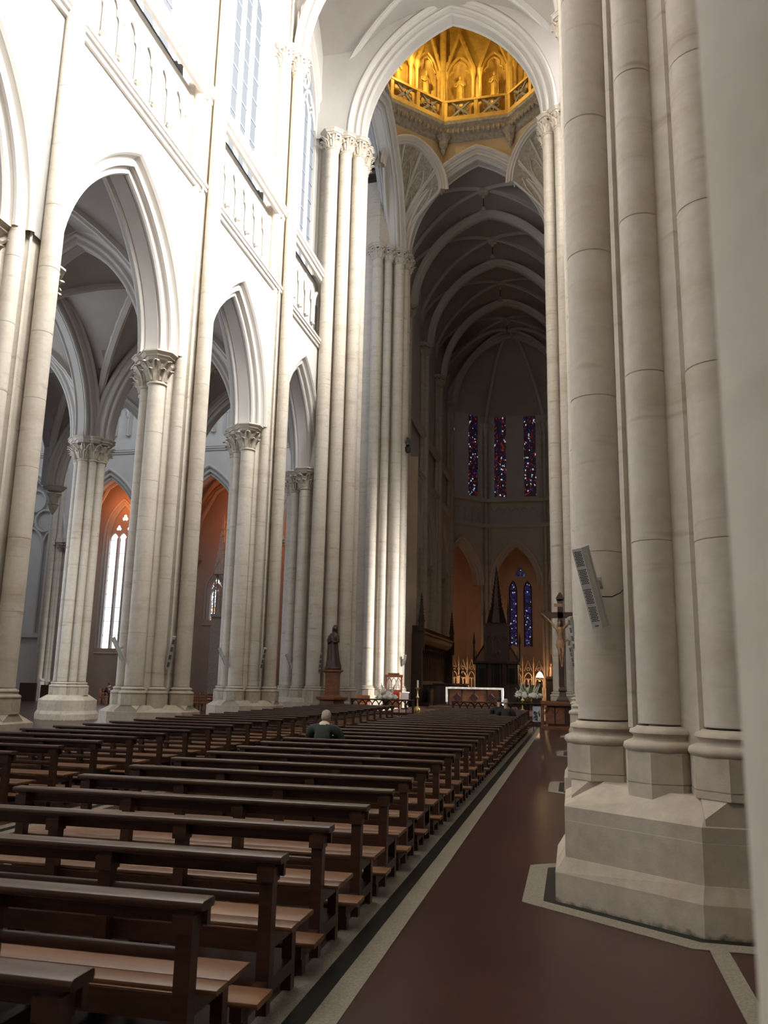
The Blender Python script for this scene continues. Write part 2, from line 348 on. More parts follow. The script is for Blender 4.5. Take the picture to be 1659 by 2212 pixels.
for i,y in enumerate(YK):
    x,yy=(XR+.106,.80) if i==1 else (XR,y)
    pier(RP[i],x,yy,-1,(0,2,2,2,1,1)[i]); frame(x,yy,-1)
    pier(LP[i],XL-(.20 if i==3 else 0),y-(.3 if i==3 else 0),1,(0,0,0,2,2,2)[i]); frame(XL-(.20 if i==3 else 0),y-(.3 if i==3 else 0),1)
ORDN=['first','second','third','fourth','fifth','sixth']
# aisle piers (left: two rows; right: one row)
AX=[XL-BAY,XL-2*BAY]; AR=XR+BAY
ASH=[(.50,0,.19,CAP,'low'),(-.50,0,.19,CAP,'low'),(0,.50,.19,CAP,'low'),(0,-.50,.19,CAP,'low'),(.34,.34,.14,CAP,'low'),(.34,-.34,.14,CAP,'low'),(-.34,.34,.14,CAP,'low'),(-.34,-.34,.14,CAP,'low')]
ACO=[(.42,-.2),(.42,.2),(.2,.42),(-.2,.42),(-.42,.2),(-.42,-.2),(-.2,-.42),(.2,-.42)]
APL=[(1.10,-.45),(1.10,.45),(.45,1.10),(-.45,1.10),(-1.10,.45),(-1.10,-.45),(-.45,-1.10),(.45,-1.10)]
for i,y in enumerate(YK[1:],1):
    vis=(i==5)
    pier('pale aisle pier seen between the first and second left piers' if vis else 'aisle pier hidden behind the %s pier of the left row'%ORDN[i],AX[0],y,1,2 if vis else 0,False,shafts=ASH,core=ACO,plinth=APL)
YT=[37.25,49.6]   # pier lines either side of the transept
for j,x in enumerate((AX[0],)):
    pier('aisle pier at the corner of the left transept, hidden by the second left pier',x,YT[0],1,0,False,shafts=ASH,core=ACO,plinth=APL)
# crossing piers
def xpier(label,x,y,sx,sy,d):
    # sx: nave centre lies towards +x*sx ; sy: crossing centre lies towards +y*sy
    sh=[]
    for u,v,r,k in ((1.92,-1.05,.29,'high'),(1.38,-1.48,.29,'high'),(.80,-1.90,.31,'high'),(2.0,-.35,.24,'high'),(1.72,.30,.34,'high'),(1.15,.85,.24,'high'),(.55,1.25,.30,'high')):
        sh.append((u,v*sy,r,SPR+.1 if k=='high' else CAP,k))
    sh+= [(.0,-1.55*sy,.26,CAP,'low'),(-.62,-1.1*sy,.2,CAP,'low'),(-1.0,-.5*sy,.24,CAP,'low'),(-.9,.5*sy,.22,CAP,'low')]
    co=[(1.7,-1.0),(1.75,-.1),(.6,1.1),(-.9,1.0),(-1.0,-.8),(-.3,-1.25),(.75,-1.6)]
    pl=[(2.45,-1.35),(2.45,.2),(.95,1.75),(-1.3,1.5),(-1.5,-1.2),(-.5,-2.1),(1.0,-2.4)]
    if sy<0: co=[(a,-c) for a,c in co][::-1]; pl=[(a,-c) for a,c in pl][::-1]
    return pier(label,x,y,sx,d,True,shafts=sh,core=co,plinth=pl,ht=33)
xpier('broad clustered crossing pier on the left behind the dark statue',XL+.25,37.15,1,1,2)
xpier('grey clustered far crossing pier with the sunlit shafts behind the wooden chair',XL+.25,47.5,1,-1,2)
xpier('crossing pier on the right behind the crucifix',XR+.05,37.15,-1,1,1)
xpier('far right crossing pier hidden behind the nearer right piers',XR+.05,47.5,-1,-1,1)

# ---------------------------------------------------------------- arcade walls, clerestory
s_a,h_a=2.32,4.15
me={}
b=MB(); arch_mold(b,TX,s_a,h_a,PROF,16); me['arch']=b.mesh('arch_moulding','plaster',35)
b=MB(); W=BAY/2; zt=17.0-CAP
for d in (.7,-.7): spandrel(b,TX,s_a,h_a,.6,W,zt,16,d)
me['span']=b.mesh('spandrel','plaster')
def course(x,z,y0,y1,sx,p=.22,hh=.42):
    return [[(x,y,z),(x+sx*p*.4,y,z+hh*.04),(x+sx*p*.5,y,z+hh*.28),(x+sx*p*.8,y,z+hh*.34),(x+sx*p*.8,y,z+hh*.56),(x+sx*p,y,z+hh*.62),(x+sx*p,y,z+hh*.88),(x,y,z+hh)] for y in (y0,y1)]
b=MB(); b.loft(course(.7,0,-W,W,1),False,False); me['course']=b.mesh('string_course','plaster')
b=MB(); b.loft(course(.7,0,-W,W,1,.30,.55),False,False); me['course2']=b.mesh('string_course','plaster')
# triforium panel: blind trefoiled arches
def trefoil(s,h): 
    p=[(-s,-.95),(-s,0)]
    p+=[(-s+.0+.30*s*(1-math.cos(a)),.30*h*math.sin(a)+0) for a in (.5,1.1,1.7)]
    p+=[(-s*.62,.42*h),(-s*.66,.60*h),(-s*.50,.80*h),(-s*.22,.92*h),(0,h)]
    return p+[(-x,z) for x,z in p[-2::-1]]
b=MB(); b.sheet([[(0,-.5,-2),(0,.5,-2)],[(0,-.5,1.4),(0,.5,1.4)]])
b=MB()
pt=trefoil(.36,.62); b.tube([(.0,x,z) for x,z in pt],.06,5)
b.tube([(.03,x,z) for x,z in parc(.44,.80,0,6)],.085,5); b.tube([(.03,-.44,-.95),(.03,-.44,0)],.065,6); b.lathe([(.05,-.12),(.1,-.02),(.1,.02)],(.03,-.44),8); b.lathe([(.1,-1.0),(.06,-.9)],(.03,-.44),8)
me['blind']=b.mesh('blind_arch','plaster',True)
b=MB()
for i in range(4):
    a=i*PI/2; cy_,cz=.13*math.cos(a),.13*math.sin(a); b.tube([(.02,cy_+.12*math.cos(t),cz+.12*math.sin(t)) for t in [a-2+4*k/7 for k in range(8)]],.03,4)
b.lathe([(.0,0),(.06,0)],(0,0),4); me['quat']=b.mesh('quatrefoil','plaster',True)
wn=[0]
WN=4
def lancet_window(side_tag,x,yc,sx,glass,parent_label,zs=21.0,zh=29.2,hw=1.92,h=3.9,n=4,detail=True,mw=.055,trac=True,solid=None,pane='pane',panels=1,T=None,barm='bar'):
    """window in the plane x=const facing sx; builds frame, mullions, panes, saddle bars"""
    wn[0]+=1; t=setting('window_%d'%wn[0],label=parent_label)
    T0=Matrix.Translation((x,yc,0))@(Matrix.Rotation(0 if sx>0 else PI,4,'Z') if T is None else T)
    t.matrix_world=T0
    lw=2*hw/n
    if detail:
        b=MB(); rows=[]
        for o,d in ((0,-.42),(0,-.2),(.05,-.16),(.12,-.16),(.14,-.08),(.2,-.06),(.26,-.1),(.30,.0),(.38,.04),(.44,0)):
            rows.append([(d,-hw-o,zs)]+[(d,yy,zh+zz-.0) for yy,zz in parc(hw,h,o,12)]+[(d,hw+o,zs)])
        b.sheet(rows); b.build('jamb',M['plaster'],t,30)
        b=MB(); b.sheet([[(-.42,-hw,zs),(-.42,hw,zs)],[(.06,-hw-.4,zs-.35),(.06,hw+.4,zs-.35)]]); b.build('sill','plaster',t)
    f=lambda y:(lambda q:zh+(prise(hw,h,min(1,abs(q)/hw))))(y)
    for k in range(n):
        y0,y1=-hw+lw*k,-hw+lw*(k+1); yc2=(y0+y1)/2
        zl=zh-.2 if trac else zh
        for q in range(panels):
            za=zs+(zl-zs)*q/panels; zb=zs+(zl-zs)*(q+1)/panels
            b=MB()
            if q==panels-1:
                rr=(lw/2)-.03; L=[(-.33,y0+.03,za),(-.33,y1-.03,za)]+[(-.33,yc2-yy,zb+zz) for yy,zz in parc(rr,rr*1.5,0,4)]
            else: L=[(-.33,y0+.03,za),(-.33,y1-.03,za),(-.33,y1-.03,zb),(-.33,y0+.03,zb)]
            b.F(*[b.P(p) for p in L]); b.build(pane,glass,t)
        if detail:
            if k<n-1:
                b=MB(); b.prism([(-.44,y1-mw),(-.28,y1-mw*1.36),(-.16,y1-mw*.55),(-.16,y1+mw*.55),(-.28,y1+mw*1.36),(-.44,y1+mw)],zs,zl+.1); b.build('mullion','plaster',t)
    if detail:
        b=MB()   # tracery plate in the head
        for k in range(n):
            yc2=-hw+lw*(k+.5); rr=lw/2; b.tube([(-.3,yc2+yy,zh-.2+zz) for yy,zz in parc(rr,rr*1.5,0,6)],.07,5)
        if trac and not solid:
            if n==4:
                for q in (-1,1): b.tube([(-.3,q*hw/2+yy,zh-.2+zz) for yy,zz in parc(hw/2,hw*.8,0,7)],.08,5); b.tube([(-.3,q*hw/2+.36*math.cos(a),zh+.85+.36*math.sin(a)) for a in [2*PI*i/10 for i in range(11)]],.05,5)
            rr=hw*.42; zc=zh-.2+h*.56
            b.tube([(-.3,rr*math.cos(a),zc+rr*math.sin(a)) for a in [2*PI*i/14 for i in range(15)]],.08,5)
            for i in range(6 if n==4 else 3):
                a=2*PI*i/(6 if n==4 else 3)+PI/2; b.tube([(-.3,rr*.5*math.cos(a)+rr*.42*math.cos(a+u),zc+rr*.5*math.sin(a)+rr*.42*math.sin(a+u)) for u in [-2+4*k/6 for k in range(7)]],.045,4)
        b.build('tracery','plaster',t,True)
        m=MB(); L=[(-.36,yy,zh+zz) for yy,zz in parc(hw,h,0,10)]; m.F(*[m.P(p) for p in [(-.36,-hw,zh-.2)]+L+[(-.36,hw,zh-.2)]]); m.build('tracery_plate' if solid else 'tracery_pane',solid or glass,t)
        if solid:
            for yy,zz,rr in ((-.42,.62,.20),(.42,.62,.20),(0,1.35,.24)):
                for g in (PI/2,PI/2+2.1,PI/2-2.1): m=MB(); m.F(*[m.P((-.345,yy+rr*.5*math.cos(g)+rr*.42*math.cos(u),zh+zz+rr*.5*math.sin(g)+rr*.5*math.sin(u))) for u in [2*PI*i/8 for i in range(8)]]); m.build('trefoil_pane',glass,t)
        b=MB()
        zz=zs+.9
        while zz<zh-.2:
            b.bar((-.31,-hw,zz),(-.31,hw,zz),.035); zz+=.95
        stuff(b.build('saddle_bars',barm,t))
    return t
def clerestory_wall(mb,x,yc,sx,zs,zh,hw,h,o=.44):
    T=lambda a,d,z:(x,yc+a*sx,z+zh)
    spandrel(mb,T,hw,h,o,W,35.6-zh,10,0,zs-.35-zh)
def nave_wall(side,x,sx):
    t=setting('wall_%s'%side,label='pale %s nave wall of arches, blind arcade and tall windows'%side)
    for i in range(len(YK)):
        y=YK[i]+BAY/2 if i<len(YK)-1 else None
        if y is None: y=(YK[-1]+37.1)/2
        rz=0 if sx>0 else PI
        for key,z in (('arch',CAP),('span',CAP),('course',17.0),('course2',20.35)):
            st=(key in('arch','span') and i==3 and sx>0); obj(me[key].name.split('.')[0],me[key],t,(x,y-(.33 if st else 0),z),rz,(1,1.13,1) if st else None)
        vis=(side=='left' and i>=2)
        b=MB()
        xt=x+sx*.39; b.sheet([[(xt,y-W,17.2),(xt,y+W,17.2)],[(xt,y-W,20.5),(xt,y+W,20.5)]])
        xc=x+sx*.30; clerestory_wall(b,xc,y,sx,21.0,29.0,1.92,3.6)
        b.build('wall_panel','plaster',t)
        if vis:
            for k in range(5):
                yy=y+(k-2)*.94
                obj('blind_arch',me['blind'],t,(x+sx*.48,yy,19.15),rz); obj('quatrefoil',me['quat'],t,(x+sx*.47,yy,17.75),rz)
        if side=='right': lamp('window_daylight','AREA',(xc-.25,y,25.2),E_RIGHT[i],(1,.965,.91),(8.6,3.6),(0,math.radians(90-11),0),math.radians(106))
        lancet_window(side,xc,y,sx,('g_left_near' if i<3 else 'g_left') if side=='left' else 'g_right',{2:'tall clerestory window above the first left arch',3:'tall grey-blue clerestory window left of the nave capital',4:'narrowest seen clerestory window, right of the nave capital'}.get(i,'clerestory window, bay %d of the left wall'%(i+1)) if side=='left' else 'sunlit clerestory window, bay %d of the right wall'%(i+1),21.0,29.0,1.92,3.6,4,detail=vis or side=='right')
    return t
nave_wall('left',XL,1); nave_wall('right',XR,-1)

# ---------------------------------------------------------------- vaults
def vault(name,xc,yc,sx,sy,zs,hx,seg=10,m='vault',rib=.13,long=True,label=None):
    """quadripartite bay centred (xc,yc), half sizes sx, sy; returns structure with web, ribs, boss"""
    t=setting('ceiling',(xc,yc,zs),label=label); b=MB(); h0=hx
    g=[-1+2*i/(2*seg) for i in range(2*seg+1)]
    f=lambda q:prise(1,hx/sx*1.0,q)*sx
    b.sheet([[(u*sx,v*sy,f(min(abs(u),abs(v)))) for u in g] for v in g]); b.build('web',m,t,30)
    for q in (1,-1):
        b=MB(); P=[(u*sx,q*u*sy,f(abs(u))-.04) for u in g]; b.tube(P,rib,6); P2=[(x,y,z+.08) for x,y,z in P]; b.tube(P2,rib*1.5,4); b.build('rib','plaster' if m=='vault' else m,t,True)
    b=MB(); b.lathe([(.0,f(0)-.75),(.1,f(0)-.62),(.06,f(0)-.5),(.3,f(0)-.42),(.38,f(0)-.25),(.3,f(0)-.05)],(0,0),12); b.build('boss','carved',t,True)
    return t
RIBP=[(o,-d) for o,d in ((0,.0),(0,.14),(.04,.2),(.02,.26),(.08,.3),(.14,.26),(.2,.28),(.2,.34),(.34,.36),(.5,.34))[:0:-1]]+[(0,.0),(0,.14),(.04,.2),(.02,.26),(.08,.3),(.14,.26),(.2,.28),(.2,.34),(.34,.36),(.5,.34)]
def trans_arch(name,xc,y,z,s,h,prof=RIBP,parent=None,T=TY,n=16,m='plaster'):
    b=MB(); arch_mold(b,T,s,h,prof,n); o=b.build('arch_moulding',m,parent,35); o.location=(xc,y,z); return o
NS,NH=6.62,6.75
cn=setting('ceiling',label='nave vault arches')
for i,y in enumerate(YK): trans_arch('rib',XC-.12,y,SPR,5.3,6.45,parent=cn)
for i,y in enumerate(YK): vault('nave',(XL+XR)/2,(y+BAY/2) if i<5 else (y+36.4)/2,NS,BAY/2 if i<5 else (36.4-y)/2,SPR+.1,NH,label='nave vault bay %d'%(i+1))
# aisles
ca=setting('ceiling',label='arches of the left aisles'); sa,ha=2.75,4.5
AP=[(o,d*.7) for o,d in PROF]
for j,x in enumerate((XL-BAY/2,AX[0]-BAY/2)):
    for i,y in enumerate(YK+[37.2]):
        trans_arch('rib',x,y,CAP,sa,ha,AP,ca)
        yc,sy=(y+BAY/2,BAY/2) if i<5 else (((y+37.2)/2),(37.2-y)/2)
        if i<=5: vault('aisle',x,yc,BAY/2,sy,CAP-.1,5.0,8,label='left aisle vault bay %d.%d'%(j+1,i+1))
    b=MB()
    spandrel(b,lambda a,d,z:(x+a,37.2-.45,CAP+z),sa,ha,.5,BAY/2,9,12); o=b.build('spandrel','plaster',ca)
for i,y in enumerate(YK):
    yc=y+BAY/2 if i<5 else (y+37.2)/2
    for x in AX[:1]: trans_arch('rib',x,yc,CAP,sa,ha,AP,ca,TX)
wl=setting('wall_outer_left',label='outer wall of the left aisles'); b=MB(); b.box((AX[1]-.2,10.2,9),(.4,49,18)); b.build('wall_panel','plaster',wl)
b=MB(); cq=(AX[1]+.55,37.2); bell(b,cq,.22,CAP-1.0,CAP-.2,12); abacus(b,cq,.26,CAP-.24,CAP); b.lathe([(.02,CAP-1.5),(.16,CAP-1.25),(.25,CAP-1.0)],cq,12); b.build('corbel','carved',ca,40)
for i,y in enumerate(YK[:5]): lancet_window('l',AX[1]+.45,y+BAY/2,1,'g_aisle','outer aisle window, bay %d'%(i+1),4,11,1.3,2.6,3,detail=False,trac=False)
# right aisle, closed
cr=setting('ceiling',label='right aisle vault')
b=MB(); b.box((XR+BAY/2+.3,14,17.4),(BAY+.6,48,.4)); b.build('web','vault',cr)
wr=setting('wall_outer_right',label='outer wall of the right aisle'); b=MB(); b.box((XR+BAY+.5,10,9),(.5,54,18)); b.build('wall_panel','plaster',wr)
# west front behind the camera
wf=setting('wall_west',label='entrance wall behind the camera'); b=MB(); b.box((-9,-9.6,18),(38,.5,37)); b.build('wall_panel','plaster',wf)
wn[0]+=1; t=setting('window_%d'%wn[0],label='rose window of the entrance wall')
b=MB(); L=[b.P((XC+4.2*math.cos(2*PI*i/24),-9.3,22+4.2*math.sin(2*PI*i/24))) for i in range(24)]; b.F(*L); b.build('pane','g_rose',t)
b=MB(); L=[(XC-1.8,-9.3,1),(XC+1.8,-9.3,1),(XC+1.8,-9.3,7),(XC,-9.3,9.5),(XC-1.8,-9.3,7)]; b.F(*[b.P(p) for p in L]); b.build('door_panel','wood',t)
# closing shells above the aisles and around
ws=setting('ceiling',label='outer roof shell'); b=MB(); b.box((XC,13,36.6),(19,45,.3)); b.box((XC,70,36.6),(19,41,.3)); b.box((-27.6,43.3,36.6),(30,13.6,.3)); b.box((-26.3,12,18.2),(27,56,.3)); b.build('roof','vault',ws)

# ---------------------------------------------------------------- crossing
cx=setting('wall_crossing',label='tall moulded arches of the crossing'); HC=6.45
XP=[(o,d) for o,d in PROF]+[]
big=[(o*1.25,d*1.1) for o,d in PROF]
trans_arch('a',XC,Y0,SPR+.1,4.42,HC,big,cx,TY,22); trans_arch('a',XC,Y1,SPR+.1,4.42,HC,big,cx,TY,22)
yc=(Y0+Y1)/2
for x in (XC-5.35,XC+5.35): trans_arch('a',x,yc,SPR+.1,4.75,HC,big,cx,TX,22)
b=MB()
spandrel(b,lambda a,d,z:(XC+a,Y0-.78,SPR+.1+z),4.42,HC,.78,8,8.5,22)
b.build('spandrel','plaster',cx); b=MB()
spandrel(b,lambda a,d,z:(XC+a,Y0+.5,SPR+.1+z),4.42,HC,.7,5.6,8.5,22); spandrel(b,lambda a,d,z:(XC+a,Y1-.5,SPR+.1+z),4.42,HC,.7,5.6,8.5,22)
for x,sg in ((XC-5.35,1),(XC+5.35,-1)): spandrel(b,lambda a,d,z:(x+sg*.1,yc+a,SPR+.1+z),4.75,HC,.5,6.0,8.5,22)
b.build('spandrel','ochre',cx); 
AO=5.5; HWD=AO*math.tan(PI/8)
for q in range(2):
    a=PI/4+q*PI/2; T=Matrix.Translation((XC,yc,0))@Matrix.Rotation(a,4,'Z')
    sq,hq,zq=2.1,2.35,32.75
    b=MB(); b.T=T; spandrel(b,lambda x,d,z:(AO,x,zq+z),sq,hq,.4,HWD+.05,37.0-zq,12); b.build('spandrel','ochre',cx)
    b=MB(); b.T=T; arch_mold(b,lambda x,d,z:(AO-d*.5,x,zq+z),sq,hq,[(o*.8,d) for o,d in PROF],12); b.build('squinch_arch','plaster',cx,35)
    # fan: surface from the pier corner up to the squinch arch, with ribs and panel tracery
    apex=Vector((AO+2.0,0,28.3)); L=[(x,z) for x,z in parc(sq,hq,.05,10)]
    def fp(i,t):
        x,z=L[i]; e=Vector((AO+.05,x,zq+z)); p=apex.lerp(e,t); p.x+=.55*math.sin(PI*t); p.y=x*(t**1.3); return p
    ts=[k/9 for k in range(10)]
    b=MB(); b.T=T; b.sheet([[fp(i,t) for t in ts] for i in range(len(L))]); b.build('fan','greystone',cx,True)
    b=MB(); b.T=T
    for i in range(0,21,4): b.tube([fp(i,t)-Vector((.05,0,0)) for t in ts],.09,5)
    for i0 in range(0,20,4):
        for t0,t1 in ((.42,.66),(.66,.9)):
            q0=[fp(i0,t0),fp(i0+1,t0+(t1-t0)*.75),fp(i0+2,t1),fp(i0+3,t0+(t1-t0)*.75),fp(i0+4,t0)]; b.tube([p-Vector((.04,0,0)) for p in q0],.05,4)
    b.build('fan_ribs','plaster',cx,True)
# octagon cornice, balustrade, niches, drum
DZ=-.85
dm=setting('wall_drum',(XC,yc,DZ),label='gilded octagonal drum of niches and statues above the crossing')
cor=[(AO,36.95),(AO-.15,37.05),(AO-.18,37.3),(AO-.40,37.45),(AO-.46,37.75),(AO-.62,37.9),(AO-.62,38.15),(AO+.7,38.15)]
b=MB()
rows=[[(r/math.cos(PI/8)*math.cos(PI/8+k*PI/4),r/math.cos(PI/8)*math.sin(PI/8+k*PI/4),z) for k in range(9)] for r,z in cor]; b.sheet(rows); b.build('cornice','greystone',dm)
b=MB()
for k in range(8):
    a=PI/8+k*PI/4; r=(AO-.30)/math.cos(PI/8); c=(r*math.cos(a),r*math.sin(a)); b.lathe([(.02,35.9),(.16,36.15),(.13,36.3),(.30,36.6),(.28,36.8),(.5,37.2)],c,8)
b.build('pendant','greystone',dm)
LF=MB()   # leaf frieze of the cornice
for k in range(8):
    a=k*PI/4; ca,sa=math.cos(a),math.sin(a)
    for i in range(14):
        y=(i+.5)/14*2*HWD-HWD; r=AO-.42
        px,py=r*ca-y*sa,r*sa+y*ca; LF.lathe([(.02,37.28),(.11,37.4),(.10,37.55),(.02,37.7)],(px,py),5)
stuff(LF.build('leaf_frieze','greystone',dm))
niche={}
hw=HWD*.5
b=MB(); b.box((AO-.42,0,38.32),(.28,2*HWD-.1,.34)); b.box((AO-.42,0,39.62),(.3,2*HWD-.2,.16)); niche['rail']=b.mesh('balustrade_rail','gold')
b=MB(); b.box((AO-.42,0,38.95),(.26,.24,1.2)); b.box((AO-.42,HWD-.25,38.95),(.26,.34,1.2)); b.box((AO-.42,-HWD+.25,38.95),(.26,.34,1.2)); niche['post']=b.mesh('balustrade_post','gold')
b=MB()
for s in (-1,1):
    yq=s*.98; ww,hh=.58,.52
    for e in (-1,1): b.bar((AO-.44,yq-ww,39.02-e*hh),(AO-.44,yq+ww,39.02+e*hh),.10,.14)
    for a in range(4):
        t=a*PI/2; cy_,cz=.30*math.cos(t)*1.15,.30*math.sin(t); b.tube([(AO-.44,yq+cy_+.17*math.cos(u),39.02+cz+.17*math.sin(u)) for u in [2*PI*i/8 for i in range(9)]],.05,4)
niche['panel']=b.mesh('balustrade_tracery','greystone')
# niche wall
b=MB()
for s in (-1,1):
    yq=s*hw
    # back of niche (curved recess)
    rows=[]
    for k in range(9):
        a=-PI/2+PI*k/8; rows.append([(AO+.25+.55*math.cos(a),yq+.78*math.sin(a),z) for z in (38.2,40,42.0)]+[(AO+.25+.55*math.cos(a)*e,yq+.78*math.sin(a)*e,42.0+1.35*math.sqrt(max(0,1-e*e))) for e in (.92,.75,.5,.25,.02)])
    b.sheet(rows)
    spandrel(b,lambda x,d,z:(AO+.25,yq+x,42.0+z),.78,1.35,0,hw,5.4,8,0,-3.8)
niche['wall']=b.mesh('niche_wall','gold',30)
b=MB()
for s in (-1,1):
    yq=s*hw
    b.tube([(AO+.12,yq+x,42.0+z) for x,z in parc(.80,1.40,0,8)],.10,6); b.tube([(AO+.08,yq+x,42.0+z) for x,z in trefoil(.62,1.0)[1:-1]],.06,5)
    for e in (-1,1): b.tube([(AO-.05,yq+e*.98,42.2),(AO-.05,yq,45.0)],.13,5); b.lathe([(.12,38.2),(.12,41.7),(.2,41.85),(.24,42.2)],(AO+.05,yq+e*.90),8)
    b.lathe([(.02,45.6),(.10,45.3),(.05,45.1),(.14,44.9)],(AO-.05,yq),6)
    for k in range(1,6):
        for e in (-1,1): b.lathe([(.01,-.12),(.09,0),(.01,.12)],(AO-.12,yq+e*.98*(1-k/6)),5) if False else b.box((AO-.08,yq+e*.98*(1-k/6),42.2+2.8*k/6+.16),(.16,.14,.18))
    b.lathe([(.34,39.5),(.38,39.6),(.3,39.66),(.3,40.0),(.36,40.06),(.36,40.12)],(AO+.35,yq),8)
niche['gable']=b.mesh('niche_gable','gold',40)
b=MB(); b.lathe([(.22,38.2),(.22,47.2),(.34,47.5)],(AO/math.cos(PI/8)-.12,0),10); niche['col']=b.mesh('drum_column','gold',True)
b=MB(); b.box((AO+.2,0,47.2),(.7,2*HWD+.3,.5)); b.box((AO+.1,0,46.55),(.35,2*HWD+.2,.25)); b.box((AO+.5,0,53),(.3,2*HWD+.4,11.2))
for i in range(8): b.lathe([(.02,46.7),(.13,46.85),(.03,47)],(AO-.15,(i+.5)/8*2*HWD-HWD),5)
niche['entab']=b.mesh('drum_cornice','gold')
for k in range(8):
    for q in ('rail','post','panel','wall','gable','entab'): obj(niche[q].name.split('.')[0],niche[q],dm,(0,0,0),k*PI/4)
    obj('drum_column',niche['col'],dm,(0,0,0),k*PI/4+PI/8)
b=MB(); b.lathe([(AO+1.2,58),(4,60.5),(.1,62)],(0,0),8); b.build('drum_vault','gold',dm)
def niche_statue(k,s,label):
    a=k*PI/4; r=AO+.30; y=s*hw
    t=thing('niche_statue',label,'statue',(XC+r*math.cos(a)-y*math.sin(a),yc+r*math.sin(a)+y*math.cos(a),40.12+DZ),a+PI,'gilded statues in the drum niches')
    b=MB(); rings=[]
    for z,rx,ry,ox in ((0,.30,.24,0),(.1,.29,.24,0),(.5,.24,.2,.02),(.9,.23,.18,.0),(1.15,.25,.18,-.02),(1.4,.29,.17,-.01),(1.52,.24,.14,0),(1.6,.1,.09,.02),(1.66,.075,.075,.03)):
        rings.append([(ox+ry*math.cos(2*PI*i/14)*(1+.10*math.cos(5*2*PI*i/14+z)*(z<1.1)),rx*math.sin(2*PI*i/14),z) for i in range(14)])
    b.loft(rings); b.build('robe','gold',t,True)
    b=MB(); b.lathe([(.04,1.62),(.085,1.70),(.105,1.80),(.10,1.90),(.06,1.97),(.01,1.99)],(.03,0),10); b.build('head','gold',t,True)
    for e in (-1,1):
        b=MB(); b.tube([(0,e*.27,1.42),(.06,e*.33,1.2),(.17,e*.2,1.08),(.24,e*.08,1.2)],.06,6,radii=[.09,.075,.06,.05]); b.build('arm','gold',t,True)
    if s*k%2==0:
        b=MB(); b.tube([(.2,.25,.0),(.2,.24,1.75)],.025,5); b.build('staff','gold',t,True)
    return t
for k,s,l in ((2,1,'left of the two gilded statues on the far drum side'),(2,-1,'right of the two gilded statues on the far drum side'),(3,-1,'gilded statue in the brightest drum niche, left of the corner column'),(3,1,'gilded statue at the left drum edge, beside the brightest niche'),(1,1,'gilded statue at the right edge of the drum view'),(1,-1,'gilded drum statue on the right side hidden by the arch'),(4,-1,'gilded statue on the left side of the drum')): niche_statue(k,s,l)
# ---------------------------------------------------------------- transept, left arm: far wall with chapels behind
TYW=49.6
def bay_cx(j): return XL-BAY/2-BAY*j+(1.5 if j==3 else 0)
wt=setting('wall_transept',label='grey-blue far wall of the left transept with arches and blind arcade')
for j in range(4):
    x=bay_cx(j); TYW=49.6-(.03 if j==3 else 0)
    o=obj('arch_moulding',me['arch'],wt,(x,TYW,10.6),-PI/2)
    o=obj('spandrel',me['span'],wt,(x,TYW,10.6),-PI/2)
    obj('string_course',me['course'],wt,(x,TYW,16.32),-PI/2); obj('string_course',me['course2'],wt,(x,TYW,20.2),-PI/2)
    b=MB(); b.sheet([[(x-W,TYW-.42,16.3),(x+W,TYW-.42,16.3)],[(x-W,TYW-.42,20.4),(x+W,TYW-.42,20.4)]])
    spandrel(b,lambda a,d,z:(x+a,TYW-.3,29+z),1.9,3.6,.44,W,6.6,10,0,20.6-29); b.build('wall_panel','plaster',wt)
    for k in range(6): 
        o=obj('blind_arch',me['blind'],wt,(x+(k-2.5)*1.05,TYW-.48,19.0),-PI/2,(2.4,1.12,1.35))
    lancet_window('t',x,TYW-.3,1,'g_trans','transept clerestory window, bay %d'%(j+1),20.9,29,1.9,3.6,3,detail=(j<2),T=Matrix.Rotation(-PI/2,4,'Z'))
    # jambs of the arch
    if j<4:
        for e in (-1,1):
            b=MB()
            for u,v,r in ((.28,-.58,.17),(.0,-.32,.15)):
                c=(x+e*(s_a+u),TYW+v)
                b.lathe([(r+.12,0),(r+.12,1.1),(r+.15,1.2),(r+.06,1.3),(r,1.42),(r,9.7),(r+.05,9.75),(r,9.8),(r+.03,10),(r+.15,10.35)],c,12); b.prism(ngon(r+.25,8,PI/8,c),10.35,10.62)
            b.box((x+e*(s_a+.62),TYW,5.3),(1.0,1.1,10.6)); b.build('respond','stone',wt,40)
            f=MB(); 
            for u,v,r in ((.28,-.58,.17),(.0,-.32,.15)): foliage(f,(x+e*(s_a+u),TYW+v),r,9.75,.6,7)
            stuff(f.build('carved_leaves','carved',wt,True))
TYW=49.6
for j in range(5):
    x=XL-BAY*j-(0 if j else .6)
    b=MB()
    for e in (-.32,0,.32): b.lathe([(.19,.0),(.19,34)],(x+e,TYW-.85+abs(e)*.5),10)
    b.build('wall_shaft','stone',wt,True)
# blind tracery panel in the fourth bay
x=bay_cx(3); b=MB(); b.box((x,TYW-.1,2),(4.7,.3,4.2)); b.box((x,TYW-.2,4.2),(4.8,.6,.3)); b.sheet([[(x-2.4,TYW,4),(x+2.4,TYW,4)],[(x-2.4,TYW,16),(x+2.4,TYW,16)]]); b.build('wall_panel','plaster',wt)
b=MB()
for q in (-.85,.85): b.tube([(x+q,TYW-.15,4.2),(x+q,TYW-.15,10.6)],.1,6)
for q in (-1.65,0,1.65): b.tube([(x+q+a,TYW-.15,10.3+z) for a,z in parc(.8,1.2,0,6)],.09,5)
for q,z in ((-.85,12.0),(.85,12.0),(0,13.4)): b.tube([(x+q+.75*math.cos(u),TYW-.15,z+.75*math.sin(u)) for u in [2*PI*i/14 for i in range(15)]],.09,5)
b.build('blind_tracery','plaster',wt,True)
b=MB(); b.box((-27,36.4,27),(30,.4,19)); b.build('wall_panel','plaster',wt)     # near transept wall above the aisles
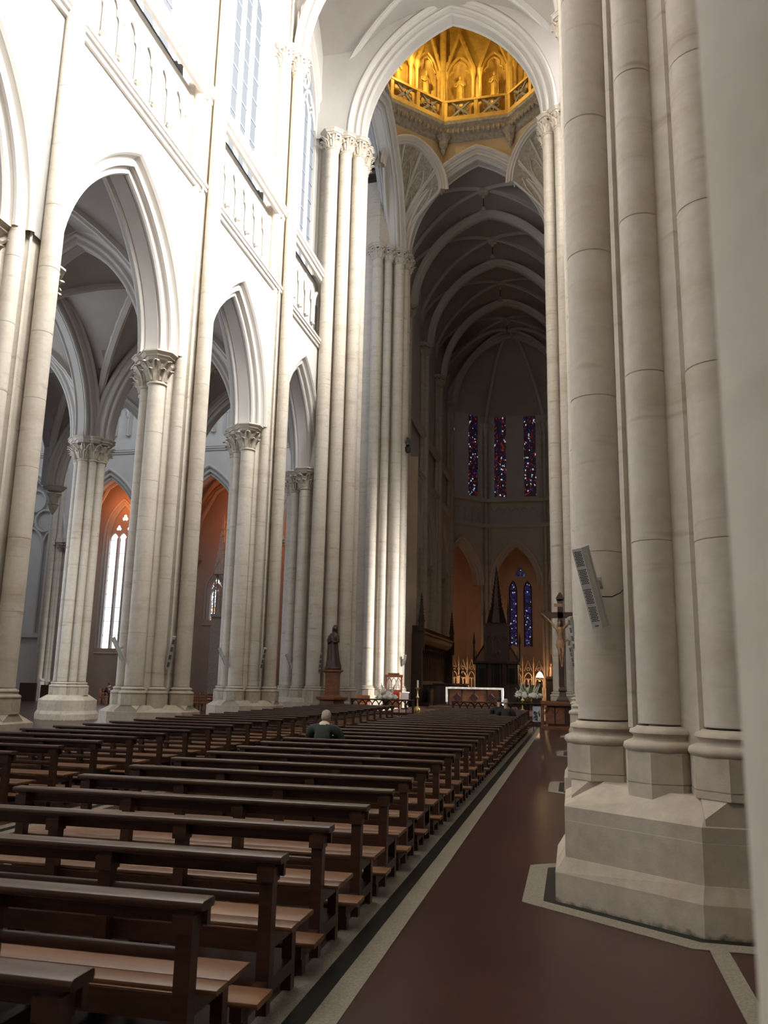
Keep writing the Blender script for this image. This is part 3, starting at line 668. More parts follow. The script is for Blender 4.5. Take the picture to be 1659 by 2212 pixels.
for j in range(4): lancet_window('t2',bay_cx(j),37.2,1,'g_trans','near transept clerestory window, bay %d'%(j+1),20.5,29,1.9,3.6,3,detail=False,T=Matrix.Rotation(PI/2,4,'Z'))
b=MB(); b.box((-43.0,44,18),(.4,16,36)); b.box((-34.9,36.9,9),(15,.4,18)); b.build('wall_panel','plaster',wt)
lancet_window('tn',-42.2,43.3,1,'g_left','north end window of the left transept',6,20,4,6,4,detail=False)
for j in range(4): vault('tr',bay_cx(j),(37+TYW)/2,BAY/2,6.3,SPR,6.3,8,label='left transept vault bay %d'%(j+1))
# chapels behind the arches
M['redwall']=mat('chapel_plaster',(.62,.50,.42),.9,(.55,.43,.35),(.7,.7,.7),(.4,.7))
for j in range(3):
    x=bay_cx(j); t=setting('wall_chapel',label='warm lit chapel %s arch of the transept'%('behind the arch beside the crossing','behind the middle','behind the outer')[j])
    d=(4.5,4.0,1.9)[j]; yb_=TYW+d+.5
    xw,hwn,zs_,zh_,hh_=((x+1.0,.6,6,9,1.5),(-24.35,.42,5.6,7.6,1.0),(-30.75,.98,3.5,11.3,2.2))[j]
    b=MB()
    for e in ((-1,1) if j==2 else (1,)): b.box((x+e*(BAY/2),TYW+d/2+.7,8),(.4,d,17))
    spandrel(b,lambda a,dd,z:(xw+a,yb_,zh_+z),hwn,hh_,.3,abs(x-xw)+BAY/2,17-zh_,8,0,zs_-zh_)
    b.box((xw,yb_+.05,zs_/2),(2*(abs(x-xw)+BAY/2),.1,zs_)); b.build('wall_panel','redwall',t)
    v=vault('ch',x,TYW+d/2+.4,BAY/2,d/2+.2,CAP-.5,5.0,8,'redwall',label='chapel vault %d behind the transept arches'%(j+1))
    for e in (-1,1):
        b=MB(); c=(x+e*(BAY/2-.6),yb_-.3); b.lathe([(.2,0),(.2,9.2),(.25,9.4),(.4,9.9),(.45,10.2)],c,10); b.build('respond','plaster',t,40); f=MB(); foliage(f,c,.22,9.3,.7,8); stuff(f.build('carved_leaves','carved',t,True))
        b=MB(); b.tube([(c[0]-e*.0,c[1]-.1,10.2),(c[0]-e*.5,c[1]-.3,12.6),(c[0]-e*1.6,c[1]-.4,14.6),(x,c[1]-.5,15.4)],.14,6); b.build('rib','plaster',t,True)
    lancet_window('c',xw,yb_-.02,1,'g_chapel' if j==2 else 'st_amber',{2:'tall white three-light chapel window seen behind the second left pier',1:'small bright chapel window beside the altar spire',0:'small chapel window hidden beside the crossing'}[j],zs_,zh_,hwn,hh_,3 if j==2 else 1,detail=True,mw=.11 if j==2 else .055,solid='redwall' if j==2 else None,T=Matrix.Rotation(-PI/2,4,'Z'))
    lamp('chapel_lamp','POINT',(x+(1.3 if j==1 else -.3),TYW+d*.5+.4,(12.6,12.6,13.2)[j]),(120,90,70)[j],(1,.27,.07),.4)
# ---------------------------------------------------------------- right transept, closed shell with a sunny end window
wq=setting('wall_transept_right',label='right transept shell'); b=MB()
b.box((9.5,36.9,18),(15,.4,36)); b.box((9.5,49.8,18),(15,.4,36)); b.box((17.6,43.3,18),(.4,13,36)); b.box((9.2,43.3,35.5),(17,13,.4)); b.build('wall_panel','plaster',wq)
lancet_window('ts',16.7,43,-1,'g_south','sunny end window of the right transept',9,19,3.4,5,4,detail=False,trac=False)

# ---------------------------------------------------------------- choir and apse
YCH=[Y1+6.5+7.25*k for k in range(4)]   # 54.8 62.05 69.3 76.55
for sgn,xw,nm in ((1,-11.75,'choir_left'),(-1,1.25,'choir_right')):
    t=setting('wall_%s'%nm,label='shadowed %s wall of the choir'%('left' if sgn>0 else 'right'))
    for i in range(4):
        yb=(YCH[i-1] if i else Y1+1.0); ye=YCH[i]; ym=(yb+ye)/2
        obj('arch_moulding',me['arch'],t,(xw,ym,CAP),0 if sgn>0 else PI); obj('spandrel',me['span'],t,(xw,ym,CAP),0 if sgn>0 else PI)
        obj('string_course',me['course'],t,(xw,ym,17),0 if sgn>0 else PI); obj('string_course',me['course2'],t,(xw,ym,20.35),0 if sgn>0 else PI)
        b=MB(); b.box((xw+.3*sgn,ym,26.3),(.3,ye-yb,18.6)); b.build('wall_panel','plaster',t)
        b=MB(); b.box((xw-1.2*sgn,ym,5.6),(.3,ye-yb,11.5)); b.build('wall_panel','plaster',t)
    for i in range(4):
        y=YCH[i]; x0=xw+sgn*.85
        sh=[(x0,y,.24,SPR),(x0-sgn*.22,y-.42,.19,SPR),(x0-sgn*.22,y+.42,.19,SPR)]
        p=thing('pier','choir shafts on the %s, %s set behind the crossing'%('left' if sgn>0 else 'right',('first','second','third','fourth')[i]),'pier',(0,0,0))
        cp=MB(); f=MB(); ab=MB()
        for cxx,cyy,r,top in sh:
            b=MB(); b.lathe([(r+.14,0),(r+.14,1.1),(r+.16,1.2),(r+.05,1.3),(r,1.44),(r,top-1)],(cxx,cyy),14); b.build('shaft','stone',p,40)
            bell(cp,(cxx,cyy),r,top-1,top-.2,12); foliage(f,(cxx,cyy),r,top-.93,.75,7); abacus(ab,(cxx,cyy),r,top-.24,top)
        b=MB(); b.box((xw+sgn*.1,y,5.8),(1.3,1.9,11.6)); b.build('core','stone',p)
        for cyy in (y-1.0,):
            cxx=xw; b=MB(); r=.25; b.lathe([(r+.14,0),(r+.14,1.1),(r+.16,1.2),(r+.05,1.3),(r,1.44),(r,CAP-1)],(cxx,cyy),14); b.build('shaft','stone',p,40)
            bell(cp,(cxx,cyy),r,CAP-1,CAP-.2,12); foliage(f,(cxx,cyy),r,CAP-.93,.75,7); abacus(ab,(cxx,cyy),r,CAP-.24,CAP)
        k=cp.build('capital','carved',p,True); stuff(f.build('carved_leaves','carved',k,True)); ab.build('abacus','stone',k)
cc=setting('ceiling',label='choir vault arches')
for y in YCH: trans_arch('r',XC,y,SPR,5.05,6.45,parent=cc)
for i in range(4): 
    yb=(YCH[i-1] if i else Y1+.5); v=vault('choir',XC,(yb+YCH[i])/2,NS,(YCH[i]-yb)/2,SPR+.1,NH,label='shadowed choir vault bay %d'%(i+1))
    ym=(yb+YCH[i])/2
    t=thing('vault_lamp','small lamp hanging from %s choir vault boss'%('first','second','third','fourth')[i],'lamp',(XC,ym,0))
    b=MB(); zz=SPR+.1+NH-.6; b.tube([(0,0,zz),(0,0,zz-.75)],.03,5); b.build('rod','iron',t)
    b=MB(); b.lathe([(.05,zz-.75),(.18,zz-.95),(.22,zz-1.1),(.05,zz-1.12)],(0,0),10); b.build('shade','grey',t,True)
# apse: half octagon
AA=7.36; AY=75.3; HF=AA*math.tan(PI/8)
wa=setting('wall_apse',label='dark apse wall with stained glass, gallery and low arches')
for k,nm in ((0,'right'),(1,'right diagonal'),(2,'far'),(3,'left diagonal'),(4,'left')):
    a=k*PI/4; T=Matrix.Translation((XC,AY,0))@Matrix.Rotation(a,4,'Z')
    w2=HF
    sL,hL,zL=2.10,4.0,11.2
    b=MB(); b.T=T
    spandrel(b,lambda x,d,z:(AA,x,zL+z),sL,hL,.55,w2,17.2-zL,12,0,-zL); b.build('spandrel','plaster',wa)
    b=MB(); b.T=T; arch_mold(b,lambda x,d,z:(AA+.45-d,x,zL+z),sL,hL,[(o,d) for o,d in PROF],10); b.build('arch_moulding','plaster',wa,35)
    b=MB(); b.T=T; b.box((AA-.15,0,17.2),(.7,2*w2,.35)); b.box((AA-.2,0,19.75),(.8,2*w2,.3)); b.build('string_course','plaster',wa)
    b=MB(); b.T=T; b.box((AA+.1,0,18.4),(.3,2*w2,2.6))
    b.build('gallery_panel','plaster',wa)
    b=MB(); b.T=T
    for i in range(7): b.tube([(AA-.1,(i-3)*.85+x,18.5+z) for x,z in parc(.36,.6,0,5)],.05,4); b.box((AA-.1,(i-3)*.85-.42,18.1),(.08,.08,1.6))
    b.build('gallery_arcade','plaster',wa)
    # upper wall with two lancets
    lc,lw,zs1,zh1=1.50,.60,20.2,28.4
    b=MB(); b.T=T
    for e in (-1,1): spandrel(b,lambda x,d,z:(AA,e*lc+x,zh1+z),lw,1.5,0,min(lc,w2-lc) if False else lw+.001,36-zh1,8,0,zs1-zh1); 
    for y0_,y1_ in ((-w2,-lc-lw),(-lc+lw,lc-lw),(lc+lw,w2)): b.sheet([[(AA,y0_,19.7),(AA,y1_,19.7)],[(AA,y0_,36),(AA,y1_,36)]])
    for e in (-1,1): b.sheet([[(AA,e*lc-lw,19.7),(AA,e*lc+lw,19.7)],[(AA,e*lc-lw,zs1),(AA,e*lc+lw,zs1)]])
    b.build('wall_panel','plaster',wa)
    b=MB(); b.T=T
    b.tube([(AA-.05,.95*math.cos(u),31.3+.95*math.sin(u)) for u in [2*PI*i/20 for i in range(21)]],.12,6)
    for i in range(6):
        g=2*PI*i/6; b.tube([(AA-.05,.5*math.cos(g)+.3*math.cos(u),31.3+.5*math.sin(g)+.3*math.sin(u)) for u in [2*PI*q/8 for q in range(9)]],.05,4)
    b.build('roundel','plaster',wa,True)
    if k in (1,2,3):
        for e in (-1,1):
            wn[0]+=1; t=setting('window_%d'%wn[0],label='stained glass lancet of the apse, %s of the %s wall'%('left' if e>0 else 'right',nm))
            for q in range(9):
                za=zs1+(zh1-zs1)*q/9; zb=zs1+(zh1-zs1)*(q+1)/9
                for h2 in (-1,1):
                    b=MB(); b.T=T; y0_,y1_=sorted((e*lc+.002*h2,e*lc+(lw+.03)*h2)); b.F(*[b.P(p) for p in ((AA+.03,y0_,za),(AA+.03,y1_,za),(AA+.03,y1_,zb-.004),(AA+.03,y0_,zb-.004))]); b.build('pane','st_apse',t)
            b=MB(); b.T=T; b.F(*[b.P((AA+.03,e*lc+x,zh1+z)) for x,z in [(-lw-.03,0)]+parc(lw,1.5,.03,6)[1:-1]+[(lw+.03,0)]]); b.build('head_pane','st_apse',t)
            b=MB(); b.T=T; b.bar((AA+.1,e*lc,zs1),(AA+.1,e*lc,zh1),.07); b.tube([(AA+.08,e*lc+.27*math.cos(u),zh1+.62+.27*math.sin(u)) for u in [2*PI*i/10 for i in range(11)]],.04,4)
            for h2 in (-1,1): b.tube([(AA+.08,e*lc+h2*lw/2+x,zh1-.1+z) for x,z in parc(lw/2,.5,0,4)],.035,4)
            b.build('tracery','plaster',t)
            b=MB(); b.T=T
            for q in range(10): b.bar((AA+.1,e*lc-lw,zs1+(zh1-zs1)*q/9),(AA+.1,e*lc+lw,zs1+(zh1-zs1)*q/9),.05)
            stuff(b.build('saddle_bars','iron',t))
for k in range(6):
    a=-PI/8+k*PI/4; r=AA/math.cos(PI/8)-.15; c=(XC+r*math.cos(a),AY+r*math.sin(a)); b=MB()
    for dr,da in ((-.12,0),(.05,.055),(.05,-.055)):
        cc2=(XC+(r+dr)*math.cos(a+da),AY+(r+dr)*math.sin(a+da)); b.lathe([(.30,0),(.30,1.1),(.34,1.2),(.2,1.44),(.17,1.5),(.17,26.6),(.2,26.7),(.17,26.8),(.34,27.6),(.38,27.9)],cc2,10)
    b.build('wall_shaft','stone',wa,40)
    b=MB(); pts=[(c[0]+(XC-c[0])*t,c[1]+(AY-c[1])*t,27.9+7.1*math.sin(PI/2*min(1,t*1.02))**.85) for t in [i/12 for i in range(13)]]; b.tube(pts,.16,6); b.build('rib','plaster',wa,True)
ca2=setting('ceiling',label='dark ribbed apse vault'); b=MB(); rows=[]
for i in range(10):
    t=i/9; rr=(AA/math.cos(PI/8)+.3)*(1-t); rows.append([(XC+rr*math.cos(-PI/8+q*PI/4),AY+rr*math.sin(-PI/8+q*PI/4),28.2+7.1*math.sin(PI/2*t)**.85) for q in range(6)])
b.sheet(rows); b.build('web','vault',ca2)
# ambulatory behind the apse
wb=setting('wall_ambulatory',label='ambulatory wall behind the apse arches'); AB=13.9; HB=AB*math.tan(PI/8)
for k in range(5):
    a=k*PI/4; T=Matrix.Translation((XC,AY,0))@Matrix.Rotation(a,4,'Z')
    b=MB(); b.T=T; xs=[-HB,-1.15,-.38,.38,1.15,HB]
    if k in (1,2,3):
        for q in (0,2,4): b.sheet([[(AB,xs[q],0),(AB,xs[q+1],0)],[(AB,xs[q],18),(AB,xs[q+1],18)]])
        for q in (1,3): b.sheet([[(AB,xs[q],0),(AB,xs[q+1],0)],[(AB,xs[q],5.6),(AB,xs[q+1],5.6)]]); cxx=(xs[q]+xs[q+1])/2; spandrel(b,lambda x,d,z:(AB,cxx+x,11.4+z),.385,1.0,0,.39,6.6,5)
    else: b.sheet([[(AB,-HB,0),(AB,HB,0)],[(AB,-HB,18),(AB,HB,18)]])
    b.build('wall_panel','redwall',wb)
    if k in (1,2,3):
        wn[0]+=1; t=setting('window_%d'%wn[0],label='low blue stained glass pair with trefoil behind the %s apse arch'%{1:'right',2:'middle',3:'left'}[k])
        for q in (1,3):
            cxx=(xs[q]+xs[q+1])/2
            for i in range(7):
                b=MB(); b.T=T; za,zb=5.6+.83*i,5.6+.83*(i+1)-.004; b.F(*[b.P(p) for p in ((AB+.03,xs[q]-.03,za),(AB+.03,xs[q+1]+.03,za),(AB+.03,xs[q+1]+.03,zb),(AB+.03,xs[q]-.03,zb))]); b.build('pane','st_blue',t)
            b=MB(); b.T=T; b.F(*[b.P((AB+.03,cxx+x,11.41+z)) for x,z in parc(.385,1.0,.03,5)]); b.build('head_pane','st_blue',t)
            b=MB(); b.T=T; b.tube([(AB-.05,xs[q],5.5),(AB-.05,xs[q],11.4)]+[(AB-.05,cxx+x,11.4+z) for x,z in parc(.385,1.0,0,5)]+[(AB-.05,xs[q+1],5.5)],.06,5)
            for i in range(8): b.bar((AB-.02,xs[q],5.6+.83*i),(AB-.02,xs[q+1],5.6+.83*i),.05)
            b.build('frame','iron',t)
        for u in (PI/2,PI/2+2*PI/3,PI/2-2*PI/3):
            b=MB(); b.T=T; b.F(*[b.P((AB-.03,.30*math.cos(u)+.26*math.cos(g),13.3+.30*math.sin(u)+.26*math.sin(g))) for g in [2*PI*i/10 for i in range(10)]]); b.build('trefoil_pane','st_blue',t)
            b=MB(); b.T=T; b.tube([(AB-.06,.30*math.cos(u)+.29*math.cos(g),13.3+.30*math.sin(u)+.29*math.sin(g)) for g in [2*PI*i/10 for i in range(11)]],.045,4); b.build('trefoil_frame','plaster',t)
b=MB(); b.sheet([[(XC+r/math.cos(PI/8)*math.cos(-PI/8+q*PI/4),AY+r/math.cos(PI/8)*math.sin(-PI/8+q*PI/4),17.4) for q in range(6)] for r in (AA+.4,AB+.2)]); b.build('ambulatory_roof','redwall',wb)
for a,e in ((PI*.5,6),(PI*.70,34),(PI*.30,20)): lamp('ambulatory_lamp','POINT',(XC+10.6*math.cos(a),AY+10.6*math.sin(a),9.0),e,(1,.32,.10),.4)
wz=setting('wall_east',label='outer shell behind the ambulatory'); b=MB(); b.box((-20,64,8),(.4,30,17)); b.box((9.4,64,8),(.4,30,17)); b.box((-16,64,17.4),(9,30,.3)); b.box((5.3,64,17.4),(8,30,.3)); b.build('wall_panel','plaster',wz)
# drum lamps hidden behind the balustrade
for a,e in ((PI*.80,420),(PI*.52,130),(PI*.24,90),(PI*1.5,150)): lamp('drum_lamp','POINT',(XC+4.1*math.cos(a),yc+4.1*math.sin(a),40.6),e,(1,.74,.28),.25)
lamp('south_daylight','AREA',(16.2,42.5,14),1800,(1,.96,.9),(8,5),(0,math.radians(66),math.radians(-11)),math.radians(42))
# ---------------------------------------------------------------- benches
ORD=['first','second','third','fourth','fifth','sixth','seventh','eighth','ninth','tenth','eleventh','twelfth','thirteenth','fourteenth','fifteenth','sixteenth','seventeenth','eighteenth','nineteenth','twentieth','twenty-first','twenty-second','twenty-third','twenty-fourth','twenty-fifth','twenty-sixth','twenty-seventh','twenty-eighth','twenty-ninth','thirtieth']
def rbox(mb,x0,x1,y0,y1,z0,z1,r=.012):
    # board along x with rounded long edges
    P=[]
    for cyy,czz,a in ((y1-r,z1-r,0),(y0+r,z1-r,PI/2),(y0+r,z0+r,PI),(y1-r,z0+r,1.5*PI)):
        for k in range(3): g=a+k*PI/4; P.append((cyy+r*math.cos(g),czz+r*math.sin(g)))
    mb.loft([[(x,y,z) for y,z in P] for x in (x0,x1)])
def bench_proto(L,label,group):
    t=thing('bench',label,'bench',(0,0,0),0,group)
    def part(n,m,*a,r=None):
        b=MB(); rbox(b,*a,r=r) if r else b.box(((a[0]+a[1])/2,(a[2]+a[3])/2,(a[4]+a[5])/2),(a[1]-a[0],a[3]-a[2],a[5]-a[4])); return b.build(n,m,t,35 if r else False)
    part('top_rail','wood',-L,0,-.125,.012,.762,.802,r=.015)
    part('rail_apron','wood',-L+.015,-.012,-.035,.0,.685,.765,r=.01)
    part('middle_rail','wood',-L+.10,-.10,-.085,-.045,.545,.60,r=.014)
    part('seat_board','seat',-L-.03,.04,-.012,.118,.398,.424,r=.010)
    part('seat_board','seat',-L-.03,.04,.124,.385,.398,.424,r=.010)
    part('seat_apron','wood',-L+.09,-.09,-.03,-.008,.29,.395)
    part('kneeler_board','seat',-L+.02,.03,-.47,-.25,.168,.198,r=.010)
    part('kneeler_apron','wood',-L+.1,-.1,-.28,-.255,.10,.166)
    n=4
    for i in range(n):
        x=-.085-(L-.17)*i/(n-1)
        b=MB(); b.prism([(x-.037,-.105),(x+.037,-.105),(x+.037,-.03),(x-.037,-.03)],.115,.76); b.box((x,-.075,.705),(.098,.10,.075)); b.build('post','wood',t)
        b=MB(); b.box((x,.165,.355),(.05,.42,.085)); b.build('seat_bearer','wood',t)
        b=MB(); b.box((x,.325,.197),(.06,.065,.394)); b.build('front_leg','wood',t)
        b=MB(); b.box((x,-.06,.135),(.062,.80,.075)); b.build('runner','wood',t)
        b=MB(); b.box((x,-.40,.082),(.062,.07,.164)); b.build('kneeler_foot','wood',t)
        b=MB(); b.box((x,-.07,.049),(.058,.06,.098)); b.build('rear_foot','wood',t)
    return t
pr=bench_proto(3.08,'x','benches of the right-hand block')
for i in range(30):
    o=pr if i==0 else copy_tree(pr); o.location=(-1.57+.004*R.uniform(-3,3),2.70+.973*i,0)
    o['label']={0:'dark wooden bench nearest the camera, its armrest corner at bottom left',11:'dark wooden bench with the man in the green jacket, twelfth row of the right block',24:'dark wooden bench of the right block holding the two dark-clad worshippers',29:'last dark bench of the right block, nearest the altar rail'}.get(i,'dark wooden bench of the right block, %s row from the camera'%ORD[i])
pl_=bench_proto(2.74,'x','benches of the left-hand block')
for i in range(25):
    o=pl_ if i==0 else copy_tree(pl_); o.location=(-6.70+.004*R.uniform(-3,3),8.36+.985*i,0)
    o['label']={0:'dark wooden bench of the left block cut by the left frame edge',24:'last dark bench of the left block, nearest the altar rail'}.get(i,'dark wooden bench of the left block across the centre aisle, %s row'%ORD[i])

# ---------------------------------------------------------------- loudspeakers on the pillars
def speaker(label,top,bot,n,wd=.10,dp=.11,holes=False,group='grey column loudspeakers on the pillars'):
    top=Vector(top); bot=Vector(bot); ctr=(top+bot)/2; z=(top-bot).normalized(); L=(top-bot).length
    f=Vector(n); f=(f-f.dot(z)*z).normalized(); x=f.cross(z)*-1
    t=thing('loudspeaker',label,'loudspeaker',(0,0,0),0,group)
    Mx=Matrix((( x.x,f.x,z.x,ctr.x),(x.y,f.y,z.y,ctr.y),(x.z,f.z,z.z,ctr.z),(0,0,0,1))); t.matrix_world=Mx
    b=MB(); h=L/2
    b.prism([(-wd/2,-dp/2),(wd/2,-dp/2),(wd/2,dp/2-.008),(wd/2-.006,dp/2),(-wd/2+.006,dp/2),(-wd/2,dp/2-.008)],-h,h); b.build('cabinet','grey',t)
    b=MB(); b.box((0,-dp/2+.012,0),(wd+.012,.02,L+.006)); b.build('back_frame','grey',t)
    for q in range(4):
        z0=-h+.055+q*(L-.075)/4+(.015 if q>1 else 0); g=MB()
        if holes:
            for r_ in range(9):
                for c_ in range(5 if r_%2==0 else 4):
                    px=(c_-2)*.016+(.008 if r_%2 else 0); pz=z0+.012+r_*.0152
                    g.F(*[g.P((px+.0064*math.cos(a),dp/2+.0012,pz+.0064*math.sin(a))) for a in [2*PI*i/8 for i in range(8)][::-1]])
        else: g.box((0,dp/2+.001,z0+.07),(wd*.72,.004,.135))
        stuff(g.build('grille','hole' if holes else 'mesh',t))
    if holes:
        b=MB(); b.box((-.0,dp/2+.001,-h+.022),(.035,.003,.009)); b.build('badge','hole',t)
    b=MB(); b.box((0,-dp/2-.05,0),(.045,.11,.06)); b.box((0,-dp/2-.10,0),(.075,.02,.11)); b.tube([(-.03,-dp/2-.04,0),(.03,-dp/2-.04,0)],.018,8); b.build('bracket','grey',t)
    return t
speaker('grey perforated column loudspeaker on the large right pier',(.085,7.50,2.945),(.25,7.66,2.255),(-.55,-.83,-.25),.115,.105,True)
b=MB(); b.tube([(.20,7.70,2.56),(.27,7.68,2.525),(.36,7.68,2.525),(.43,7.69,2.56),(.468,7.70,2.60),(.474,7.70,2.55),(.480,7.70,2.0),(.485,7.70,1.45)],.0055,5); tag(b.build('cable','hole'),'thin black cable from the loudspeaker down the groove of the right pier','cable')
for lab,tp,bt,n in (('at the left frame edge',(-10.82,14.0,2.80),(-10.90,14.25,2.15),(.6,-.8,-.3)),
  ('on the second left pier, below the tall white window',(-12.50,21.15,2.76),(-12.25,21.35,2.12),(-.8,-.6,-.3)),
  ('on the nave side of the second left pier',(-11.00,21.85,2.84),(-11.22,22.0,1.95),(.5,-.85,-.3)),
  ('on the aisle side of the third left pier, above the standing man',(-12.50,28.4,2.76),(-12.25,28.6,2.14),(-.8,-.6,-.3)),
  ('on the nave side of the third left pier',(-10.95,29.0,2.82),(-11.15,29.15,2.05),(.5,-.85,-.3)),
  ('on the aisle side of the crossing pier behind the statue',(-12.36,35.35,2.80),(-12.12,35.55,2.18),(-.8,-.6,-.3)),
  ('just left of the dark statue',(-10.50,34.5,2.82),(-10.62,34.7,1.98),(.5,-.85,-.3)),
  ('on the left edge of the far grey crossing pier',(-12.25,45.8,2.80),(-12.05,46.0,2.15),(-.8,-.6,-.3)),
  ('on the right edge of the far grey crossing pier',(-9.40,47.62,3.2),(-9.54,47.72,2.6),(.6,-.8,-.3)),
  ('behind the crucifix on the right pier row, upper one',(-.04,22.0,3.45),(.10,22.18,2.6),(-.7,-.7,-.3)),
  ('behind the crucifix on the right pier row, lower one',(-.05,29.25,3.0),(.09,29.42,2.3),(-.7,-.7,-.3))):
    speaker('small grey loudspeaker '+lab,tp,bt,n)

# ---------------------------------------------------------------- figures
def skinmesh(name,V,E,m,parent,sub=1):
    me_=bpy.data.meshes.new(name); me_.from_pydata([v[0] for v in V],E,[]); me_.materials.append(M[m])
    o=obj(name,me_,parent); k=o.modifiers.new('skin','SKIN')
    for i,v in enumerate(V):
        r=v[1]; r=r if isinstance(r,tuple) else (r,r); sv=me_.skin_vertices[0].data[i]; sv.radius=r; sv.use_root=(i==0)
    k.use_smooth_shade=True; s=o.modifiers.new('sub','SUBSURF'); s.levels=sub; s.render_levels=sub
    return o
def human(t,J,skin='skin',legs=True,fing=True,k=.58):
    """one continuous body from named joints; J maps joint -> (x,y,z)"""
    V=[];E=[];ix={}
    def add(n,p,r,par=None):
        V.append((tuple(p),r)); ix[n]=len(V)-1
        if par is not None: E.append((ix[par],ix[n]))
    v=lambda n:Vector(J[n])
    add('pel',v('pel'),(.135*k,.12*k)); add('waist',v('pel').lerp(v('chest'),.45),(.125*k,.105*k),'pel'); add('chest',v('chest'),(.155*k,.115*k),'waist')
    add('nb',v('chest').lerp(v('neck'),.75),(.085*k,.075*k),'chest'); add('neck',v('neck'),(.055,.055),'nb')
    hd=v('head'); up=(hd-v('neck')).normalized(); fc=Vector(J['face']).normalized()
    add('h0',hd-up*.055+fc*.01,(.072,.078),'neck'); add('h1',hd+up*.02,(.082,.098),'h0'); add('h2',hd+up*.085-fc*.008,(.066,.08),'h1'); add('h3',hd+up*.115-fc*.01,(.03,.035),'h2')
    add('nose',hd-up*.005+fc*.105,.014,'h1')
    for s in 'LR':
        add('sh'+s,v('sh'+s),.068*k,'chest'); add('el'+s,v('el'+s),.047,'sh'+s); add('wr'+s,v('wr'+s),.031,'el'+s)
        d=(v('wr'+s)-v('el'+s)).normalized(); hp=v('wr'+s)+d*.07; add('pa'+s,hp,(.038,.022),'wr'+s)
        if fing:
            side=d.cross(Vector(J.get('pn'+s,(0,0,1)))).normalized(); dn=side.cross(d).normalized()*-1
            for i,ln in enumerate((.07,.08,.075,.058)):
                b0=hp+d*.025+side*(.026-.0175*i); add('f%d'%i+s,b0+d*ln*.5+dn*.006,.0095,'pa'+s); add('g%d'%i+s,b0+d*ln+dn*.03,.008,'f%d'%i+s)
            add('t0'+s,v('wr'+s)+d*.05+side*.05+dn*.01,.011,'pa'+s); add('t1'+s,v('wr'+s)+d*.085+side*.06+dn*.025,.009,'t0'+s)
        if legs:
            add('hi'+s,v('hi'+s),.092,'pel'); add('kn'+s,v('kn'+s),.062,'hi'+s); cm=v('kn'+s).lerp(v('an'+s),.3); add('ca'+s,cm,.058,'kn'+s); add('an'+s,v('an'+s),.04,'ca'+s); add('to'+s,v('to'+s),.035,'an'+s)
    return skinmesh('body',V,E,skin,t)
def garment(name,chain,m,t): 
    V=[];E=[]
    for c in chain:
        for i,(p,r,par) in enumerate(c):
            V.append((p,r))
            if par is not None: E.append((par,len(V)-1))
    return skinmesh(name,V,E,m,t)
def jacket(J,m,t,g=1.28):
    v=lambda n:Vector(J[n]); V=[];E=[]
    def add(p,r,par): 
        V.append((tuple(p),r)); 
        if par is not None: E.append((par,len(V)-1))
        return len(V)-1
    g=g*.9
    a=add(v('pel')+Vector((0,0,.02)),(.165*g/1.2,.145*g/1.2),None); w_=add(v('pel').lerp(v('chest'),.5),(.165,.14),a); c=add(v('chest'),(.19,.15),w_); add(v('chest').lerp(v('neck'),.6),(.12,.10),c)
    for s in 'LR':
        add(v('neck').lerp(v('sh'+s),.42)-Vector((0,0,.035)),.088,c); s1=add(v('sh'+s)-Vector((0,0,.012)),.098,len(V)-1); e=add(v('el'+s),.07,s1); add(v('wr'+s).lerp(v('el'+s),.1),.05,e)
    return skinmesh('jacket',V,E,m,t)
def trousers(J,m,t):
    v=lambda n:Vector(J[n]); V=[(tuple(v('pel')),(.155,.14))];E=[]
    for s in 'LR':
        b0=len(V); V+= [(tuple(v('hi'+s)),.11),(tuple(v('kn'+s)),.08),(tuple(v('an'+s)+Vector((0,0,.05))),.065)]; E+=[(0,b0),(b0,b0+1),(b0+1,b0+2)]
    return skinmesh('trousers',V,E,m,t)
def shoes(J,m,t):
    for s in 'LR':
        a=Vector(J['an'+s]); b_=Vector(J['to'+s]); V=[(tuple(a+Vector((0,0,.0))),.05),(tuple(a.lerp(b_,.5)),.047),(tuple(b_),.04)]; skinmesh('shoe',V,[(0,1),(1,2)],m,t)
def hair(J,m,t,k=1.0):
    hd=Vector(J['head']); up=(hd-Vector(J['neck'])).normalized(); fc=Vector(J['face']).normalized()
    V=[(tuple(hd-up*.085-fc*.055),(.055*k,.05*k)),(tuple(hd-up*.02-fc*.045),(.084*k,.085*k)),(tuple(hd+up*.055-fc*.03),(.098*k,.105*k)),(tuple(hd+up*.115-fc*.015),(.07*k,.08*k))]; return skinmesh('hair',V,[(0,1),(1,2),(2,3)],m,t)
M['green']=mat('dark_green_jacket',(.022,.034,.030),.9,(.015,.024,.022),(20,20,20),(.4,.6))
M['navy']=mat('near_black_cloth',(.012,.012,.017),.9); M['hairgrey']=mat('grey_hair',(.42,.37,.32),.8,(.28,.23,.19),(40,40,40),(.4,.6)); M['hairdark']=mat('black_hair',(.015,.012,.011),.7)
M['orange']=mat('orange_vest',(.45,.13,.05),.9); M['cream']=mat('cream_collar',(.72,.66,.52),.9)
